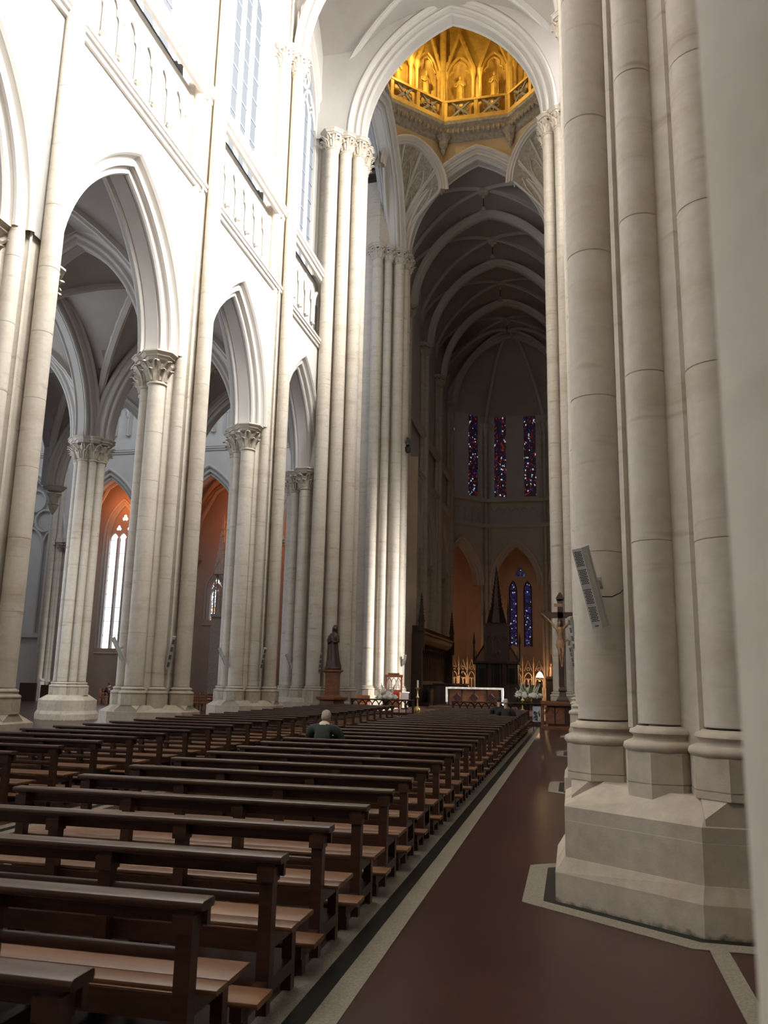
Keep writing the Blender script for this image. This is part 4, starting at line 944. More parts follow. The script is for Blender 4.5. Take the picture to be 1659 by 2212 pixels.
# seated man in the twelfth row, bent forward
def seated(x,y,lean=.16,drop=.0,z0=.42,face=(0,.8,-.6),s=1.0,rot=0):
    f=lambda p:(x+p[0]*s*math.cos(rot)-p[1]*s*math.sin(rot),y+p[0]*s*math.sin(rot)+p[1]*s*math.cos(rot),z0+p[2]*s)
    J=dict(pel=(0,0,.12),chest=(0,lean*.75,.46),neck=(0,lean*1.15,.62-drop),head=(0,lean*1.15+.07,.735-drop*1.3),
        shL=(-.20,lean*.85,.50-drop*.4),shR=(.20,lean*.85,.50-drop*.4),elL=(-.27,lean+.10,.24),elR=(.27,lean+.10,.24),wrL=(-.10,lean+.27,.19),wrR=(.10,lean+.27,.19),
        hiL=(-.1,.06,.09),hiR=(.1,.06,.09),knL=(-.13,.46,.07),knR=(.13,.46,.07),anL=(-.13,.44,-.34),anR=(.13,.44,-.34),toL=(-.14,.56,-.385),toR=(.14,.56,-.385))
    J={k:f(p) for k,p in J.items()}; J['face']=(face[0]*math.cos(rot)-face[1]*math.sin(rot),face[0]*math.sin(rot)+face[1]*math.cos(rot),face[2]); return J
t=thing('person','seated man with grey hair and dark green jacket, bowed over in the right benches','person',(0,0,0)); J=seated(-4.05,13.50,.13,.10,s=1.13); 
human(t,J); jacket(J,'green',t,1.45); trousers(J,'navy',t); shoes(J,'hole',t); hair(J,'hairgrey',t)
b=MB(); nk=Vector(J['neck']); b.T=Matrix.Translation(nk)@Matrix.Rotation(-.5,4,'X'); b.lathe([(.105,-.055),(.098,.0),(.082,.02)],(0,0),14,cap=False); b.build('collar','cream',t,True)
for lab,x,y,hh,hm,lean in (('dark-clad person at the front of the right benches, the taller left one of two',-2.27,26.35,.10,'hairdark',.02),('grey-haired person in black at the front of the right benches, right one of two',-1.98,25.30,-.02,'hairgrey',.10)):
    t=thing('person',lab,'person',(0,0,0),0,'two worshippers at the front of the right benches'); J=seated(x,y+.2,lean,-hh*.3,.42); human(t,J); jacket(J,'navy',t); trousers(J,'navy',t); shoes(J,'hole',t); hair(J,hm,t)
t=thing('person','man in cap and orange-striped dark jacket sitting on the aisle bench, looking down','person',(0,0,0)); J=seated(-27.45,46.1,.12,.03,.42,(0,.8,-.6),1.0,-1.2); human(t,J); jacket(J,'navy',t); trousers(J,'navy',t); shoes(J,'hole',t)
b=MB(); hd=Vector(J['head']); b.T=Matrix.Translation(hd); b.lathe([(.105,.02),(.105,.06),(.08,.11),(.02,.13)],(0,0),12); b.box((.09,.03,.03),(.14,.12,.02)); b.build('cap','hairdark',t,True)
b=MB(); c=Vector(J['chest']); b.T=Matrix.Translation(c+Vector((-.02,0,-.02))); b.lathe([(.20,-.05),(.205,.0),(.19,.06)],(0,0),14,cap=False); b.build('vest_band','orange',t,True)
t=thing('person','standing man in dark clothes beside the third left pier, half hidden by it','person',(0,0,0))
x,y=-16.9,39.0
J=dict(pel=(x,y,.95),chest=(x,y,1.30),neck=(x,y+.0,1.48),head=(x+.03,y,1.60),face=(.9,.3,-.1),shL=(x-.05,y+.19,1.40),shR=(x-.02,y-.19,1.40),elL=(x-.08,y+.24,1.12),elR=(x-.08,y-.24,1.12),wrL=(x+.08,y+.2,.92),wrR=(x+.06,y-.2,.92),hiL=(x,y+.1,.9),hiR=(x,y-.1,.9),knL=(x+.03,y+.11,.5),knR=(x-.02,y-.11,.5),anL=(x,y+.11,.09),anR=(x-.03,y-.11,.09),toL=(x+.14,y+.12,.04),toR=(x+.11,y-.12,.04))
human(t,J); jacket(J,'navy',t); trousers(J,'navy',t); shoes(J,'hole',t); hair(J,'hairdark',t)

# ---------------------------------------------------------------- statue on pedestal
t=thing('pedestal','brown stone-like wooden pedestal under the dark statue of a woman','pedestal',(-9.80,34,0))
b=MB(); b.prism(ngon(.74,8,PI/8),0,.18); b.prism(ngon(.60,8,PI/8),.18,.86,ngon(.50,8,PI/8)); b.build('foot','redwood',t)
b=MB(); b.prism(ngon(.50,8,PI/8),.86,.93,ngon(.66,8,PI/8)); b.prism(ngon(.66,8,PI/8),.93,1.02); b.prism(ngon(.52,8,PI/8),1.02,1.10,ngon(.34,8,PI/8)); b.build('table_slab','redwood',t)
b=MB(); b.box((0,0,1.52),(.50,.50,.86)); b.box((0,-.26,1.52),(.36,.02,.62)); b.build('die','redwood',t)
b=MB(); b.box((0,0,1.98),(.54,.54,.06)); b.prism([(-.28,-.28),(.28,-.28),(.28,.28),(-.28,.28)],2.01,2.07,[(-.36,-.36),(.36,-.36),(.36,.36),(-.36,.36)]); b.box((0,0,2.10),(.72,.72,.06)); b.build('cap','redwood',t)
t=thing('statue','dark wooden statue of a praying woman in a long robe on the pedestal','statue',(-9.80,34,2.13),-.35)
def robe(b,prof,n=40,fold=7,ph=0):
    rings=[]
    for z,rx,ry,ox,oy,am in prof:
        rings.append([(ox+rx*math.cos(2*PI*i/n)*(1+am*math.sin(fold*2*PI*i/n+ph+z*1.3)+am*.5*math.sin(3*2*PI*i/n+z*2)),oy+ry*math.sin(2*PI*i/n)*(1+am*math.sin(fold*2*PI*i/n+ph+z*1.3)),z) for i in range(n)])
    b.loft(rings)
b=MB(); b.lathe([(.34,0),(.36,.05),(.33,.12),(.2,.16)],(0,0),16); b.build('base','bronze',t)
b=MB(); robe(b,[(.08,.33,.29,.02,0,.10),(.2,.31,.27,.02,0,.12),(.45,.26,.23,0,0,.11),(.75,.24,.21,-.02,0,.09),(1.0,.23,.19,-.03,0,.06),(1.15,.21,.17,-.02,0,.04),(1.30,.23,.17,0,0,.03),(1.45,.22,.14,.01,-.01,.02),(1.53,.12,.10,.02,-.02,0),(1.58,.065,.065,.03,-.03,0)]); b.build('robe','bronze',t,True)
b=MB(); robe(b,[(.15,.10,.12,-.26,.05,.15),(.6,.11,.16,-.24,.06,.12),(1.1,.12,.17,-.20,.06,.08),(1.42,.12,.12,-.13,.05,.04),(1.5,.05,.05,-.1,.05,0)],16,4); b.build('mantle','bronze',t,True)
b=MB(); b.tube([(-.20,.0,1.40),(-.24,-.06,1.18),(-.12,-.20,1.10),(.05,-.24,1.20)],.07,8,radii=[.08,.075,.06,.045]); b.tube([(.20,-.02,1.40),(.27,-.08,1.18),(.17,-.20,1.12),(.06,-.25,1.22)],.07,8,radii=[.08,.08,.065,.045]); b.build('arms','bronze',t,True)
b=MB(); b.tube([(.03,-.24,1.18),(.06,-.26,1.27),(.075,-.26,1.33)],.03,6,radii=[.04,.035,.012]); b.build('hands','bronze',t,True)
b=MB(); b.T=Matrix.Translation((.06,-.05,1.68))@Matrix.Rotation(.35,4,'X'); b.lathe([(.05,-.13),(.075,-.08),(.095,0),(.09,.07),(.05,.12),(.01,.13)],(0,0),14); b.tube([(0,-.09,-.005),(0,-.115,-.02)],.014,5); b.build('head','bronze',t,True)
b=MB(); robe(b,[(1.30,.15,.08,.0,.12,.05),(1.45,.15,.11,.02,.08,.05),(1.60,.12,.12,.04,.01,.03),(1.74,.115,.12,.055,-.01,.02),(1.83,.07,.08,.06,-.01,0),(1.86,.02,.02,.06,-.01,0)],20,5); b.build('veil','bronze',t,True)

# ---------------------------------------------------------------- crucifix and its table
t=thing('side_table','carved dark wooden table carrying the crucifix stand beside the right pier','table',(-.60,34.55,0))
b=MB(); b.box((0,0,1.02),(1.36,1.1,.10)); b.box((0,0,.94),(1.28,1.02,.07)); b.build('table_top','redwood',t)
b=MB(); b.box((.1,.05,.50),(1.0,.8,.82)); b.build('body','carvedwood',t)
for x in (-.42,-.02):
    b=MB(); b.box((x+.1,-.37,.52),(.34,.05,.62)); b.tube([(x+.1+a,-.40,.62+z) for a,z in parc(.12,.2,0,5)],.025,4); b.box((x+.1,-.40,.45),(.03,.03,.34)); b.build('panel','redwood',t)
for x in (-.62,.62):
    for y in (-.45,.45): b=MB(); b.box((x,y,.45),(.10,.10,.9)); b.build('leg','redwood',t)
b=MB(); b.box((0,0,.06),(1.36,1.06,.12)); b.build('plinth','redwood',t)
t=thing('crucifix','large dark wooden crucifix with painted figure standing on the side table','crucifix',(-.41,34.4,1.075))
b=MB(); 
for z0,z1,a,c in ((0,.06,.36,.36),(.06,.16,.32,.26),(.16,.36,.22,.17),(.36,.42,.17,.24),(.42,.50,.24,.20),(.50,.56,.20,.13)): b.prism(ngon(a,4,PI/4),z0,z1,ngon(c,4,PI/4))
b.build('stand','bronze',t)
b=MB(); b.box((-.03,.04,2.30),(.22,.10,3.5)); b.prism([(-.16,-.01),(.10,-.01),(.10,.09),(-.16,.09)],3.98,4.08,[(-.2,-.01),(.14,-.01),(.14,.09),(-.2,.09)]); b.prism([(-.2,-.01),(.14,-.01),(.14,.09),(-.2,.09)],4.08,4.32,[(-.06,-.01),(.0,-.01),(.0,.09),(-.06,.09)]); b.build('upright','bronze',t)
b=MB(); b.box((-.03,.04,3.40),(1.30,.10,.24)); 
for s in (-1,1): b.box((-.03+s*.68,.04,3.40),(.12,.11,.34)); b.box((-.03+s*.75,.04,3.40),(.06,.11,.16))
b.build('crossbeam','bronze',t)
b=MB(); b.box((-.10,-.02,3.80),(.34,.03,.13)); b.T=Matrix.Rotation(.0,4,'Y'); b.build('scroll','corpus',t)
x,y,z=-.05,-.10,0
J=dict(pel=(x+.03,y-.02,2.32),chest=(x-.01,y-.05,2.78),neck=(x,y-.06,2.98),head=(x+.0,y-.13,3.08),face=(-.2,-.7,-.7),shL=(x-.18,y-.02,2.90),shR=(x+.18,y-.02,2.90),elL=(x-.39,y+.03,3.14),elR=(x+.39,y+.03,3.14),wrL=(x-.60,y+.06,3.36),wrR=(x+.60,y+.06,3.36),hiL=(x-.07,y-.03,2.24),hiR=(x+.11,y-.03,2.24),knL=(x-.02,y-.16,1.86),knR=(x+.10,y-.16,1.86),anL=(x+.04,y-.05,1.44),anR=(x+.07,y-.09,1.44),toL=(x+.04,y-.12,1.32),toR=(x+.07,y-.15,1.32))
human(t,J,'corpus',k=1); hair(J,'bronze',t,1.08)
b=MB(); b.T=Matrix.Translation((x+.02,y-.03,0)); robe(b,[(2.08,.16,.12,0,0,.12),(2.2,.18,.14,0,0,.12),(2.36,.165,.13,0,0,.08),(2.40,.15,.11,0,0,.03)],24,6); b.tube([(.14,-.06,2.34),(.26,-.05,2.40),(.34,-.03,2.34),(.30,-.03,2.18)],.04,6); b.build('loincloth','corpus',t,True)
b=MB(); hd=Vector(J['head'])+Vector((0,0,.06)); b.tube([hd+Vector((.10*math.cos(a),.10*math.sin(a),.015*math.sin(3*a))) for a in [2*PI*i/12 for i in range(13)]],.016,5); b.build('crown','bronze',t,True)

# ---------------------------------------------------------------- sanctuary
def deck(x0,x1,y0,y1,z,m='redwood',lab='low step of the altar platform'): 
    tn[0]+=1; b=MB(); b.box(((x0+x1)/2,(y0+y1)/2,z/2),(x1-x0,y1-y0,z)); o=b.build('trim_%d'%tn[0],m); o['kind']='structure'; o['label']=lab
M['stepm']=mat('dark_step_marble',(.075,.04,.03),.3)
deck(-9.3,-1.2,37.6,49,.16,'stepm'); deck(-9.0,-1.5,38.6,49,.30,'stepm','upper step of the altar platform'); deck(-7.6,-2.9,45.0,48.6,.44,'stepm','altar predella')
t=thing('altar','wooden altar table with white cloth and three dark diamond panels','altar',(-5.25,46.5,.44))
b=MB(); b.box((0,0,.46),(2.72,.85,.92)); b.build('body','redwood',t)
b=MB(); b.box((0,0,.95),(2.9,1.0,.07)); b.build('table_top','redwood',t)
for k in range(5):
    b=MB(); b.box((-1.36+.68*k,-.44,.46),(.07,.05,.9)); b.build('stile','carvedwood',t)
for k in range(3):
    b=MB(); xx=-.92+.92*k; b.loft([[(xx+.25*math.cos(a),-.455,.48+.25*math.sin(a)) for a in (0,PI/2,PI,1.5*PI)],[(xx+.21*math.cos(a),-.475,.48+.21*math.sin(a)) for a in (0,PI/2,PI,1.5*PI)]]); b.build('diamond_panel',M.setdefault('dred',mat('dark_red_panel',(.035,.006,.006),.5)),t)
b=MB(); b.tube([(-.86,-.48,.05),(.86,-.48,.05)],.03,5); b.box((0,-.44,.05),(2.7,.06,.1)); b.build('base_rail','carvedwood',t)
t=thing('altar_cloth','white cloth covering the altar top and hanging at both ends','cloth',(-5.25,46.5,.44))
b=MB(); b.box((0,0,1.005),(3.0,1.06,.035)); n=26; rows=[[(-1.5+3.0*i/n,-.535-.008*math.sin(i*2.1),z) for i in range(n+1)] for z in (1.02,.93)]; b.sheet(rows)
for s in (-1,1): rows=[[(s*(1.5+.03*math.sin(j*1.9+k)),-.53+1.06*j/10,1.02-.92*k/5) for j in range(11)] for k in range(6)]; b.sheet(rows); b.box((s*1.51,-.50,.62),(.10,.08,.80))
b.build('linen','white',t)
def comm_rail(lab,x0,x1,y,z=.95):
    t=thing('altar_rail',lab,'railing',(0,0,0),0); n=max(2,round((x1-x0)/.30)); d=(x1-x0)/n
    b=MB(); rbox(b,x0-.05,x1+.05,y-.11,y+.11,z-.06,z,.02); b.build('hand_rail','carvedwood',t)
    b=MB(); b.box(((x0+x1)/2,y,.06),(x1-x0,.18,.12)); b.build('base_rail','carvedwood',t)
    for i in range(n): b=MB(); b.tube([(x0+d*(i+.5)+a,y,z-.30+zz) for a,zz in parc(d/2,.24,0,4)],.024,4); b.build('arch','carvedwood',t)
    for i in range(n+1): b=MB(); b.lathe([(.035,.12),(.022,.2),(.022,z-.38),(.04,z-.34),(.03,z-.28)],(x0+d*i,y),6); b.build('baluster','carvedwood',t)
    for xx in (x0,x1): b=MB(); b.box((xx,y,z/2-.03),(.08,.10,z-.06)); b.build('end_post','carvedwood',t)
comm_rail('dark wooden altar rail with small pointed arches, left of the centre aisle',-9.45,-6.75,36.0)
comm_rail('dark wooden altar rail with small pointed arches, in front of the altar',-5.0,-1.35,35.9)
def candlestick(lab,x,y,z0,h):
    t=thing('candlestick',lab,'candlestick',(x,y,z0),0,'tall brass candlesticks beside the altar')
    b=MB(); b.lathe([(.20,0),(.20,.04),(.12,.08),(.10,.13),(.13,.16),(.15,.30),(.09,.42),(.05,.46)],(0,0),12); b.build('foot','brass',t,True)
    b=MB(); k=h-.35; b.lathe([(.045,.45),(.035,.5),(.03,k*.62),(.055,k*.64),(.075,k*.67),(.055,k*.70),(.03,k*.73),(.035,k*.93),(.07,k*.95),(.05,k*.97)],(0,0),10); b.build('stem','brass',t,True)
    b=MB(); b.lathe([(.04,k*.97),(.13,k),(.145,k+.02),(.05,k+.02)],(0,0),14); b.build('drip_pan','brass',t,True)
    b=MB(); b.lathe([(.042,k+.02),(.042,h-.02),(.02,h)],(0,0),10); b.build('candle','white',t,True)
candlestick('tall brass candlestick with white candle standing alone left of the altar',-6.95,38.2,.16,1.62)
candlestick('tall brass candlestick with white candle behind the right flowers',-2.2,38.0,.16,1.60)
def bouquet(lab,x,y,z,w,h):
    t=thing('flower_arrangement',lab,'flowers',(x,y,z),0,'white flower arrangements at the altar rail'); rr=random.Random(int(-x*10))
    b=MB(); b.lathe([(.10,0),(.16,.05),(.18,.16),(.14,.2)],(0,0),12); b.build('vase','brass',t,True)
    fm=[]
    b=MB()
    for i in range(6):
        a=2*PI*i/6; b.sheet([[(.02*math.cos(a+e),.02*math.sin(a+e),0) for e in (-.5,0,.5)],[(.07*math.cos(a+e*.8),.07*math.sin(a+e*.8),.06+.01*(e==0)) for e in (-.5,0,.5)],[(.11*math.cos(a),.11*math.sin(a),.05+.004*k) for k in range(3)]])
    lily=b.mesh('lily','petal',True)
    b=MB(); b.lathe([(.01,0),(.05,.02),(.085,.07),(.08,.12),(.04,.15),(.01,.15)],(0,0),8); rose=b.mesh('rose','petal',True)
    b=MB(); b.lathe([(.005,0),(.05,.06),(.055,.18),(.03,.34),(.005,.46)],(0,0),7); spike=b.mesh('flower_spike','petal',True)
    b=MB(); b.sheet([[(0,0,0),(.0,.0,.0),(0,0,0)],[(-.035,0,.15),(0,.01,.15),(.035,0,.15)],[(-.03,.02,.30),(0,.03,.3),(.03,.02,.30)],[(-.002,.07,.44),(0,.075,.44),(.002,.07,.44)]]); lf=b.mesh('leaf','leaf',True)
    for i in range(26):
        a=rr.uniform(0,2*PI); q=rr.uniform(.2,1); o=obj('leaf',lf,t,(0.07*math.cos(a),.07*math.sin(a),.12)); o.rotation_euler=(rr.uniform(.2,1.35),rr.uniform(-.4,.4),a); s=rr.uniform(.7,1.25)*w*1.3; o.scale=(s,s,s)
    for i in range(32):
        a=rr.uniform(0,2*PI); q=math.sqrt(rr.uniform(.02,1)); px,py=w*.5*q*math.cos(a),w*.4*q*math.sin(a); pz=.14+(h-.3)*(1-q*.85)*rr.uniform(.55,1)
        o=obj(('lily','rose')[i%2],(lily,rose)[i%2],t,(px,py,pz)); o.rotation_euler=(rr.uniform(-.5,1.1),rr.uniform(-.7,.7),0); s=rr.uniform(1.15,1.7); o.scale=(s,s,s)
    for i in range(7):
        a=rr.uniform(-1,1); o=obj('flower_spike',spike,t,(a*w*.32,rr.uniform(-.1,.1),h*.5)); o.rotation_euler=(rr.uniform(-.2,.2),a*.5,0); s=rr.uniform(.8,1.2)*h*1.3; o.scale=(s*.8,s*.8,s)
bouquet('white flowers with green leaves before the wooden chair, left of the aisle',-8.15,37.0,.70,.85,.85)
bouquet('white flowers with pale spikes on the right altar rail',-1.87,36.3,.96,1.05,.75)
for x,y,z,l in ((-8.15,37.0,.70,'small dark stand under the left white flowers'),):
    t=thing('flower_stand',l,'stand',(x,y,0)); b=MB(); b.lathe([(.22,0),(.05,.06),(.05,z-.05),(.22,z)],(0,0),10); b.build('column','carvedwood',t); b=MB(); b.lathe([(.24,z-.03),(.24,z-.002)],(0,0),12); b.build('plate','carvedwood',t)
t=thing('flower_stand','small dark stand behind the rail under the right white flowers','stand',(-1.87,36.3,0)); b=MB(); b.lathe([(.22,0),(.05,.06),(.05,.9),(.22,.955)],(0,0),10); b.build('column','carvedwood',t)
# celebrant's chair, lectern, low seats
M['lightwood']=mat('orange_chair_wood',(.40,.15,.06),.45,(.30,.10,.04),(3,3,14),(.4,.65))
t=thing('armchair','orange-brown wooden chair with arched open back and red cushion','chair',(-9.36,44.0,.30))
for x in (-.42,.42):
    for y in (-.3,.3): b=MB(); b.box((x,y,(1.66 if y>0 else .75)/2),(.08,.08,1.66 if y>0 else .75)); b.build('post','lightwood',t)
    b=MB(); b.box((x,0,.74),(.09,.66,.06)); b.build('armrest','lightwood',t)
b=MB(); b.box((0,.3,1.68),(.98,.10,.14)); b.box((0,.3,1.79),(.62,.10,.10)); b.build('crest_rail','lightwood',t)
for k in range(3): b=MB(); b.tube([(-.255+.255*k+a,.3,1.32+z) for a,z in parc(.125,.26,0,5)],.02,5); b.build('arch','lightwood',t)
for k in range(2): b=MB(); b.box((-.13+.26*k,.3,1.12),(.03,.04,.44)); b.build('spindle','lightwood',t)
b=MB(); b.box((0,.3,.90),(.84,.06,.10)); b.build('back_rail','lightwood',t)
b=MB(); rbox(b,-.36,.36,-.30,.26,.44,.56,.04); b.build('cushion','red',t,True)
b=MB(); rbox(b,-.34,.34,.235,.29,.58,.86,.02); b.build('back_pad','red',t,True)
b=MB(); b.box((0,0,.40),(.84,.62,.08)); b.box((0,-.30,.20),(.84,.05,.32)); b.build('seat_frame','lightwood',t)
t=thing('lectern','small stand draped with pale blue-white cloth right of the wooden chair','lectern',(-8.5,43.2,.30))
b=MB(); b.box((0,0,.40),(.08,.08,.8)); b.box((0,0,.03),(.36,.36,.06)); b.build('post','carvedwood',t)
b=MB(); b.sheet([[(-.2,.16,.88),(.2,.16,.88)],[(-.2,-.16,.80),(.2,-.16,.80)],[(-.2,-.18,.45),(.21,-.19,.45)]]); b.box((0,0,.83),(.38,.3,.02)); b.build('drape','white',t)
t=thing('settle','low orange-red wooden settle beside the far crossing pier','bench',(-11.1,43.4,0))
b=MB(); rbox(b,-.6,.6,-.25,.25,.46,.52,.02); b.build('seat','lightwood',t); b=MB(); b.box((0,.24,.74),(1.2,.05,.42)); b.build('backrest','lightwood',t)
for x in (-.55,.55): b=MB(); b.box((x,0,.3),(.07,.5,.6)); b.build('end_panel','lightwood',t)
t=thing('notice_stand','pale blue framed notice with dark picture at the front end of the right benches','sign',(-1.36,32.5,0))
b=MB(); b.box((0,0,.62),(.30,.03,.56)); b.build('board',mat('pale_blue_board',(.45,.52,.66),.6),t); b=MB(); b.box((0,-.018,.58),(.25,.008,.40)); b.build('picture',mat('blotched_print',(.6,.62,.66),.6,(.02,.02,.03),(9,9,9),(.45,.52),coord='obj'),t)
for x in (-.12,.12): b=MB(); b.box((x,.02,.18),(.03,.03,.36)); b.build('leg','iron',t)
# choir stalls with canopy
t=thing('choir_stalls','dark carved choir stalls under a long canopy with corner spires','choir stalls',(-10.0,0,.0))
y0,y1=54.3,68.6
b=MB(); b.box((-.25,(y0+y1)/2,2.1),(.12,y1-y0,4.1)); b.build('back_panel','carvedwood',t)
b=MB(); n=5; pr_=[(-.3,4.0),(-.1,4.05),(.15,4.2),(.38,4.5),(.45,4.75),(.42,4.85),(.47,4.9),(.47,5.0),(.1,5.35),(-.3,5.35)]; b.loft([[(x,y,z) for x,z in pr_] for y in (y0,y1)]); b.build('canopy','carvedwood',t)
b=MB(); b.tube([(.47,y0,4.93),(.47,y1,4.93)],.06,6); b.build('cornice','redwood',t)
nn=19
for k in range(nn):
    y=y0+.4+(y1-y0-.8)*k/(nn-1)
    b=MB(); b.box((.1,y,.9),(.62,.07,1.0)); b.lathe([(.05,1.4),(.07,1.46),(.03,1.52)],(.35,y),6); b.build('stall_end','carvedwood',t)
    b=MB(); b.tube([(-.12,y+a,3.4+z) for a,z in parc(.3,.42,0,4)],.03,4); b.box((-.14,y-.33,2.6),(.05,.06,1.7)); b.lathe([(.02,3.55),(.06,3.75),(.01,3.95)],(.30,y),5); b.build('back_arch','carvedwood',t)
b=MB(); b.box((.1,(y0+y1)/2,.62),(.5,y1-y0-.4,.08)); b.build('seat','carvedwood',t); b=MB(); b.box((.2,(y0+y1)/2,.2),(1.3,y1-y0,.4)); b.build('platform','carvedwood',t)
b=MB(); b.box((.9,(y0+y1)/2,.8),(.12,y1-y0,.8)); b.box((.86,(y0+y1)/2,1.22),(.34,y1-y0,.06)); b.build('desk','carvedwood',t)
for y in (y0,y1):
    b=MB(); b.box((.05,y,2.4),(.7,.28,4.8)); b.box((.45,y,4.4),(.16,.3,1.1)); b.build('end_panel','carvedwood',t)
    b=MB(); c=(.32,y); b.prism(ngon(.24,4,PI/4,c),5.0,5.9); b.prism(ngon(.30,4,PI/4,c),5.6,5.72); b.prism(ngon(.20,4,PI/4,c),5.9,7.55,ngon(.015,4,PI/4,c))
    for k in range(7):
        q=.19*(1-k/7.5); 
        for a in range(4): b.box((c[0]+q*math.cos(a*PI/2+PI/4)*.95,c[1]+q*math.sin(a*PI/2+PI/4)*.95,6.0+k*.21),(.07,.07,.06))
    b.build('spire','carvedwood',t)
# canopied throne in front of the apse
t=thing('canopied_throne','tall dark carved wooden throne with gables and spire before the apse','throne',(-5.25,60,.0))
b=MB(); b.box((0,0,.25),(3.6,2.2,.5)); b.build('platform','carvedwood',t)
b=MB(); b.box((0,.3,1.85),(3.0,.5,2.7)); b.build('back','carvedwood',t)
for x,w2,z0,z1 in ((0,.42,.7,3.35),(-1.05,.42,.7,2.75),(1.05,.42,.7,2.75)): b=MB(); b.prism([(x-w2/2,.0),(x+w2/2,.0),(x+w2/2,.06),(x-w2/2,.06)],z0,z1); b.build('niche',M['hole'],t)
for x in (-1.45,-.72,-.34,.34,.72,1.45): b=MB(); b.lathe([(.08,.5),(.05,.7),(.05,2.9),(.09,3.05)],(x,-.02),8); b.prism(ngon(.08,4,PI/4,(x,-.02)),3.05,4.0,ngon(.01,4,PI/4,(x,-.02))); b.build('colonnette','carvedwood',t)
b=MB(); b.box((0,.2,3.15),(3.2,.8,.14)); b.build('cornice','carvedwood',t)
for s in (-1,1):
    b=MB(); b.loft([[(s*1.5,y,3.2),(s*.75,y,3.2),(s*.75,y,4.35),(s*.9,y,4.2)] if s>0 else [(s*.75,y,3.2),(s*1.5,y,3.2),(s*.9,y,4.2),(s*.75,y,4.35)] for y in (.1,.3)]); b.build('side_gable','redwood',t)
    b=MB(); b.tube([(s*1.55,.0,3.25),(s*1.2,.0,3.85),(s*.8,.0,4.45)],.07,5); b.lathe([(.09,3.0),(.06,4.4),(.10,4.5),(.01,5.3)],(s*1.62,.1),6); b.build('flying_buttress','carvedwood',t)
b=MB(); b.box((0,.2,4.5),(1.7,1.0,2.6)); b.build('upper_stage','carvedwood',t)
b=MB(); 
for x in (-.5,0,.5): b.tube([(x+a,-.33,4.6+z) for a,z in parc(.2,.4,0,5)],.04,4); b.box((x-.25,-.33,4.2),(.06,.06,.9))
b.lathe([(.15,3.72),(.2,3.8),(.15,3.9)],(0,-.3),8); b.build('tracery','redwood',t)
b=MB(); b.box((0,.2,5.85),(1.85,1.1,.14)); b.build('upper_cornice','carvedwood',t)
for x in (-.85,.85): b=MB(); b.prism(ngon(.11,4,PI/4,(x,-.25)),5.9,6.5); b.prism(ngon(.14,4,PI/4,(x,-.25)),6.5,7.6,ngon(.01,4,PI/4,(x,-.25))); b.build('pinnacle','carvedwood',t)
b=MB(); b.prism(ngon(.75,8,PI/8,(0,.2)),5.9,6.9,ngon(.50,8,PI/8,(0,.2))); b.prism(ngon(.44,8,PI/8,(0,.2)),6.9,10.0,ngon(.03,8,PI/8,(0,.2)))
for k in range(9):
    q=.44*(1-k/9.3)
    for a in range(8): b.box((q*math.cos(a*PI/4+PI/8),.2+q*math.sin(a*PI/4+PI/8),7.0+k*.32),(.09,.09,.10))
b.build('spire','carvedwood',t)
# pale tracery screens between the apse piers
for k in (1,2,3):
    a=k*PI/4; t=thing('tracery_screen','pale openwork stone screen across the %s apse arch'%('right','right diagonal','middle','left diagonal','left')[k],'screen',(XC,AY,0),a)
    b=MB(); b.box((AA-.3,0,.35),(.3,2*HF-.6,.7)); b.build('base','carved',t)
    for i in range(5):
        y=(i-2)*1.05
        b=MB(); b.tube([(AA-.3,y+x,2.2+z) for x,z in parc(.36,.55,0,5)],.05,4); b.tube([(AA-.3,y-.38,2.9),(AA-.3,y,3.9),(AA-.3,y+.38,2.9)],.05,4); b.tube([(AA-.3,y+.15*math.cos(u),3.1+.15*math.sin(u)) for u in [2*PI*q/8 for q in range(9)]],.035,4)
        for e in (-.18,.18): b.tube([(AA-.3,y+e+x,1.9+z) for x,z in parc(.16,.28,0,3)],.03,4)
        for e in (-.36,0,.36): b.box((AA-.3,y+e,1.4),(.07,.06,1.6))
        b.build('arch_panel','carved',t)
        b=MB(); b.lathe([(.07,.7),(.06,3.3),(.09,3.4),(.01,4.3)],(AA-.3,y-.52),6); b.build('pinnacle','carved',t)
# lamp, side table, candelabrum, spotlight
t=thing('side_table','small dark console with carved figure beside the glowing lamp','table',(-1.5,62.2,0)); b=MB(); b.box((0,0,2.1),(.9,.6,.12)); b.build('table_top','carvedwood',t); b=MB(); b.box((0,0,1.02),(.8,.5,2.04)); b.build('body','carvedwood',t)
t=thing('figure_shrine','dark small figure in a pointed shrine right of the lamp','statue',(-1.5,62.2,2.165)); b=MB(); b.prism([(-.35,-.15),(.35,-.15),(.35,.15),(-.35,.15)],0,.1); b.prism([(-.3,.1),(.3,.1),(.3,.15),(-.3,.15)],.1,1.7,[(-.02,.1),(.02,.1),(.02,.15),(-.02,.15)]); b.build('shrine','carvedwood',t); b=MB(); b.lathe([(.16,.1),(.12,.5),(.14,.75),(.05,.85),(.08,.95),(.01,1.05)],(0,-.02),10); b.build('figure','corpus',t,True)
t=thing('table_lamp','glowing white lamp standing on a dark stand right of the throne','lamp',(-2.33,62,1.9)); b=MB(); b.lathe([(.1,0),(.03,.04),(.03,.32)],(0,0),8); b.build('stem','brass',t); b=MB(); b.lathe([(.26,.28),(.20,.45),(.10,.62),(.02,.68)],(0,0),14); b.build('shade',mat('lit_lamp_shade',(.9,.85,.75),.5,emit=(1,.82,.55),estr=9),t,True)
t=thing('lamp_stand','dark slender stand beneath the glowing lamp','stand',(-2.33,62,0)); b=MB(); b.lathe([(.3,0),(.06,.1),(.05,1.8),(.2,1.9)],(0,0),10); b.build('column','carvedwood',t)
lamp('table_lamp_light','POINT',(-2.33,61.6,2.9),90,(1,.62,.28),.12)
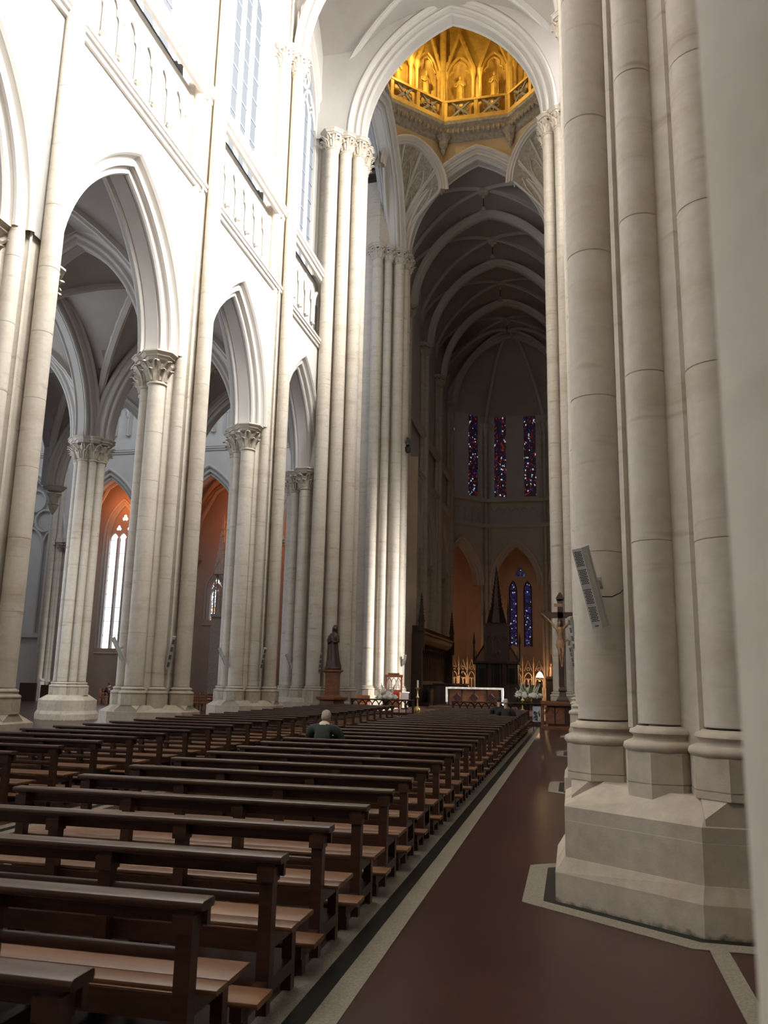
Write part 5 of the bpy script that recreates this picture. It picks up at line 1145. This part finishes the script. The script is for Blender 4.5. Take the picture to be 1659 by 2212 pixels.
for x,y,e in ((-9.6,79.2,110),(-3.6,81.1,120),(-1.8,79.6,80)): lamp('screen_lamp','POINT',(x,y,2.0),e,(1,.50,.22),.2)
t=thing('candelabrum','dark branched candelabrum standing left of the throne','candelabrum',(-8.6,66,0)); b=MB(); b.lathe([(.3,0),(.06,.1),(.04,2.6)],(0,0),8); b.build('stem','iron',t)
for k in range(5):
    b=MB(); x=(k-2)*.3; b.tube([(0,0,2.3),(x*.7,0,2.2),(x,0,2.6)],.025,5); b.lathe([(.08,2.6),(.08,2.64)],(x,0),8); b.lathe([(.03,2.64),(.03,2.9)],(x,0),6); b.build('arm','iron',t)
t=thing('spotlight','round silver spotlight fixed high on the far crossing pier','spotlight',(-9.55,47.9,16.0)); b=MB(); b.T=Matrix.Rotation(1.2,4,'Y')@Matrix.Rotation(.4,4,'X'); b.lathe([(.10,-.25),(.24,-.15),(.28,.1),(.30,.16)],(0,0),14); b.build('housing',mat('chrome',(.6,.6,.6),.2,metal=1),t,True); b=MB(); b.tube([(-.3,0,-.45),(-.15,0,-.5),(0,0,-.2)],.05,6); b.lathe([(.2,-.6),(.22,-.3),(.05,-.25)],(0,0),10); b.build('bracket','iron',t)
# low wooden partitions behind the altar
for k,(x,l) in enumerate(((-7.6,'dark wooden panelled stall front left behind the altar'),(-3.0,'dark wooden panelled stall front right behind the altar'))):
    t=thing('stall_front',l,'screen',(x,53.5,.0)); b=MB(); b.box((0,0,.95),(2.2,.12,1.2)); b.box((0,-.05,1.6),(2.3,.3,.08)); b.build('panel','carvedwood',t)
    for i in range(5): b=MB(); b.box((-.9+.45*i,-.08,.95),(.08,.06,1.1)); b.build('stile','carvedwood',t)
    b=MB(); b.box((0,0,.2),(2.2,.6,.4)); b.build('base','carvedwood',t)
# ---------------------------------------------------------------- left aisle furniture
def slat_bench(lab,x,y,rz,L=1.6):
    t=thing('aisle_bench',lab,'bench',(x,y,0),rz,'slatted benches in the left transept')
    for k in range(3): b=MB(); rbox(b,-L/2,L/2,.0+.14*k,.12+.14*k,.42,.45,.008); b.build('seat_slat','redwood',t)
    for k in range(3): b=MB(); b.box((0,-.04-.02*k,.55+.14*k),(L,.03,.08)); b.build('back_slat','redwood',t)
    for s in (-1,0,1):
        b=MB(); b.box((s*(L/2-.08),-.06,.46),(.06,.06,.92)); b.build('rear_leg','redwood',t); b=MB(); b.box((s*(L/2-.08),.36,.21),(.06,.06,.42)); b.build('front_leg','redwood',t); b=MB(); b.box((s*(L/2-.08),.15,.39),(.05,.44,.05)); b.build('bearer','redwood',t)
    for s in (-1,1): b=MB(); b.box((s*(L/2-.08),.15,.66),(.06,.46,.05)); b.box((s*(L/2-.08),.36,.55),(.05,.05,.2)); b.build('armrest','redwood',t)
slat_bench('slatted wooden bench on which the man in the cap sits',-27.7,46.3,-1.2,1.9)
for k in range(3): slat_bench('slatted wooden bench between the second and third left piers, %s of three'%('nearest','middle','farthest')[k],-18.55+.05*k,39.2+.8*k,0,1.75)
t=thing('confessional','dark wooden confessional with pale gabled frame behind the first left pier','confessional',(-34.3,48.4,0))
b=MB(); b.box((0,.2,.55),(1.2,.7,1.1)); b.build('body','carvedwood',t); b=MB(); b.box((.75,.1,.62),(.22,.4,1.24)); b.prism([(.55,-.1),(.95,-.1),(.95,.3),(.55,.3)],1.24,1.4,[(.74,-.1),(.76,-.1),(.76,.3),(.74,.3)]); b.build('pale_pier','plaster',t); b=MB(); b.box((1.25,.2,.5),(.7,.5,1.0)); b.build('side_panel','carvedwood',t)
t=thing('altar_spire','slender grey stone gothic spire of a chapel altar','altar spire',(-23.35,52.6,-1.4))
b=MB(); b.box((0,0,1.0),(1.6,.8,2.0)); b.build('base','carved',t); b=MB(); b.box((0,0,4.6),(.8,.5,5.2)); b.build('shaft','carved',t)
for e in (-1,1):
    b=MB()
    for q in (-.2,.2): b.lathe([(.06,7.2),(.05,9.8),(.08,10)],(e*.3,q),6)
    b.build('colonnette','carved',t)
b=MB(); b.tube([(-.45,-.28,10),(0,-.28,11.0),(.45,-.28,10)],.06,4); b.prism(ngon(.5,4,PI/4),10.0,14.2,ngon(.02,4,PI/4)); b.prism(ngon(.55,4,PI/4),7.1,7.3)
for k in range(8):
    q=.45*(1-k/8.3)
    for a in range(4): b.box((q*math.cos(a*PI/2+PI/4),q*math.sin(a*PI/2+PI/4),10.3+k*.48),(.1,.1,.12))
b.build('canopy','carved',t); b=MB(); b.lathe([(.18,7.3),(.14,8.3),(.17,8.8),(.05,9.0),(.09,9.15),(.01,9.3)],(0,0),10); b.build('niche_figure','carved',t,True)
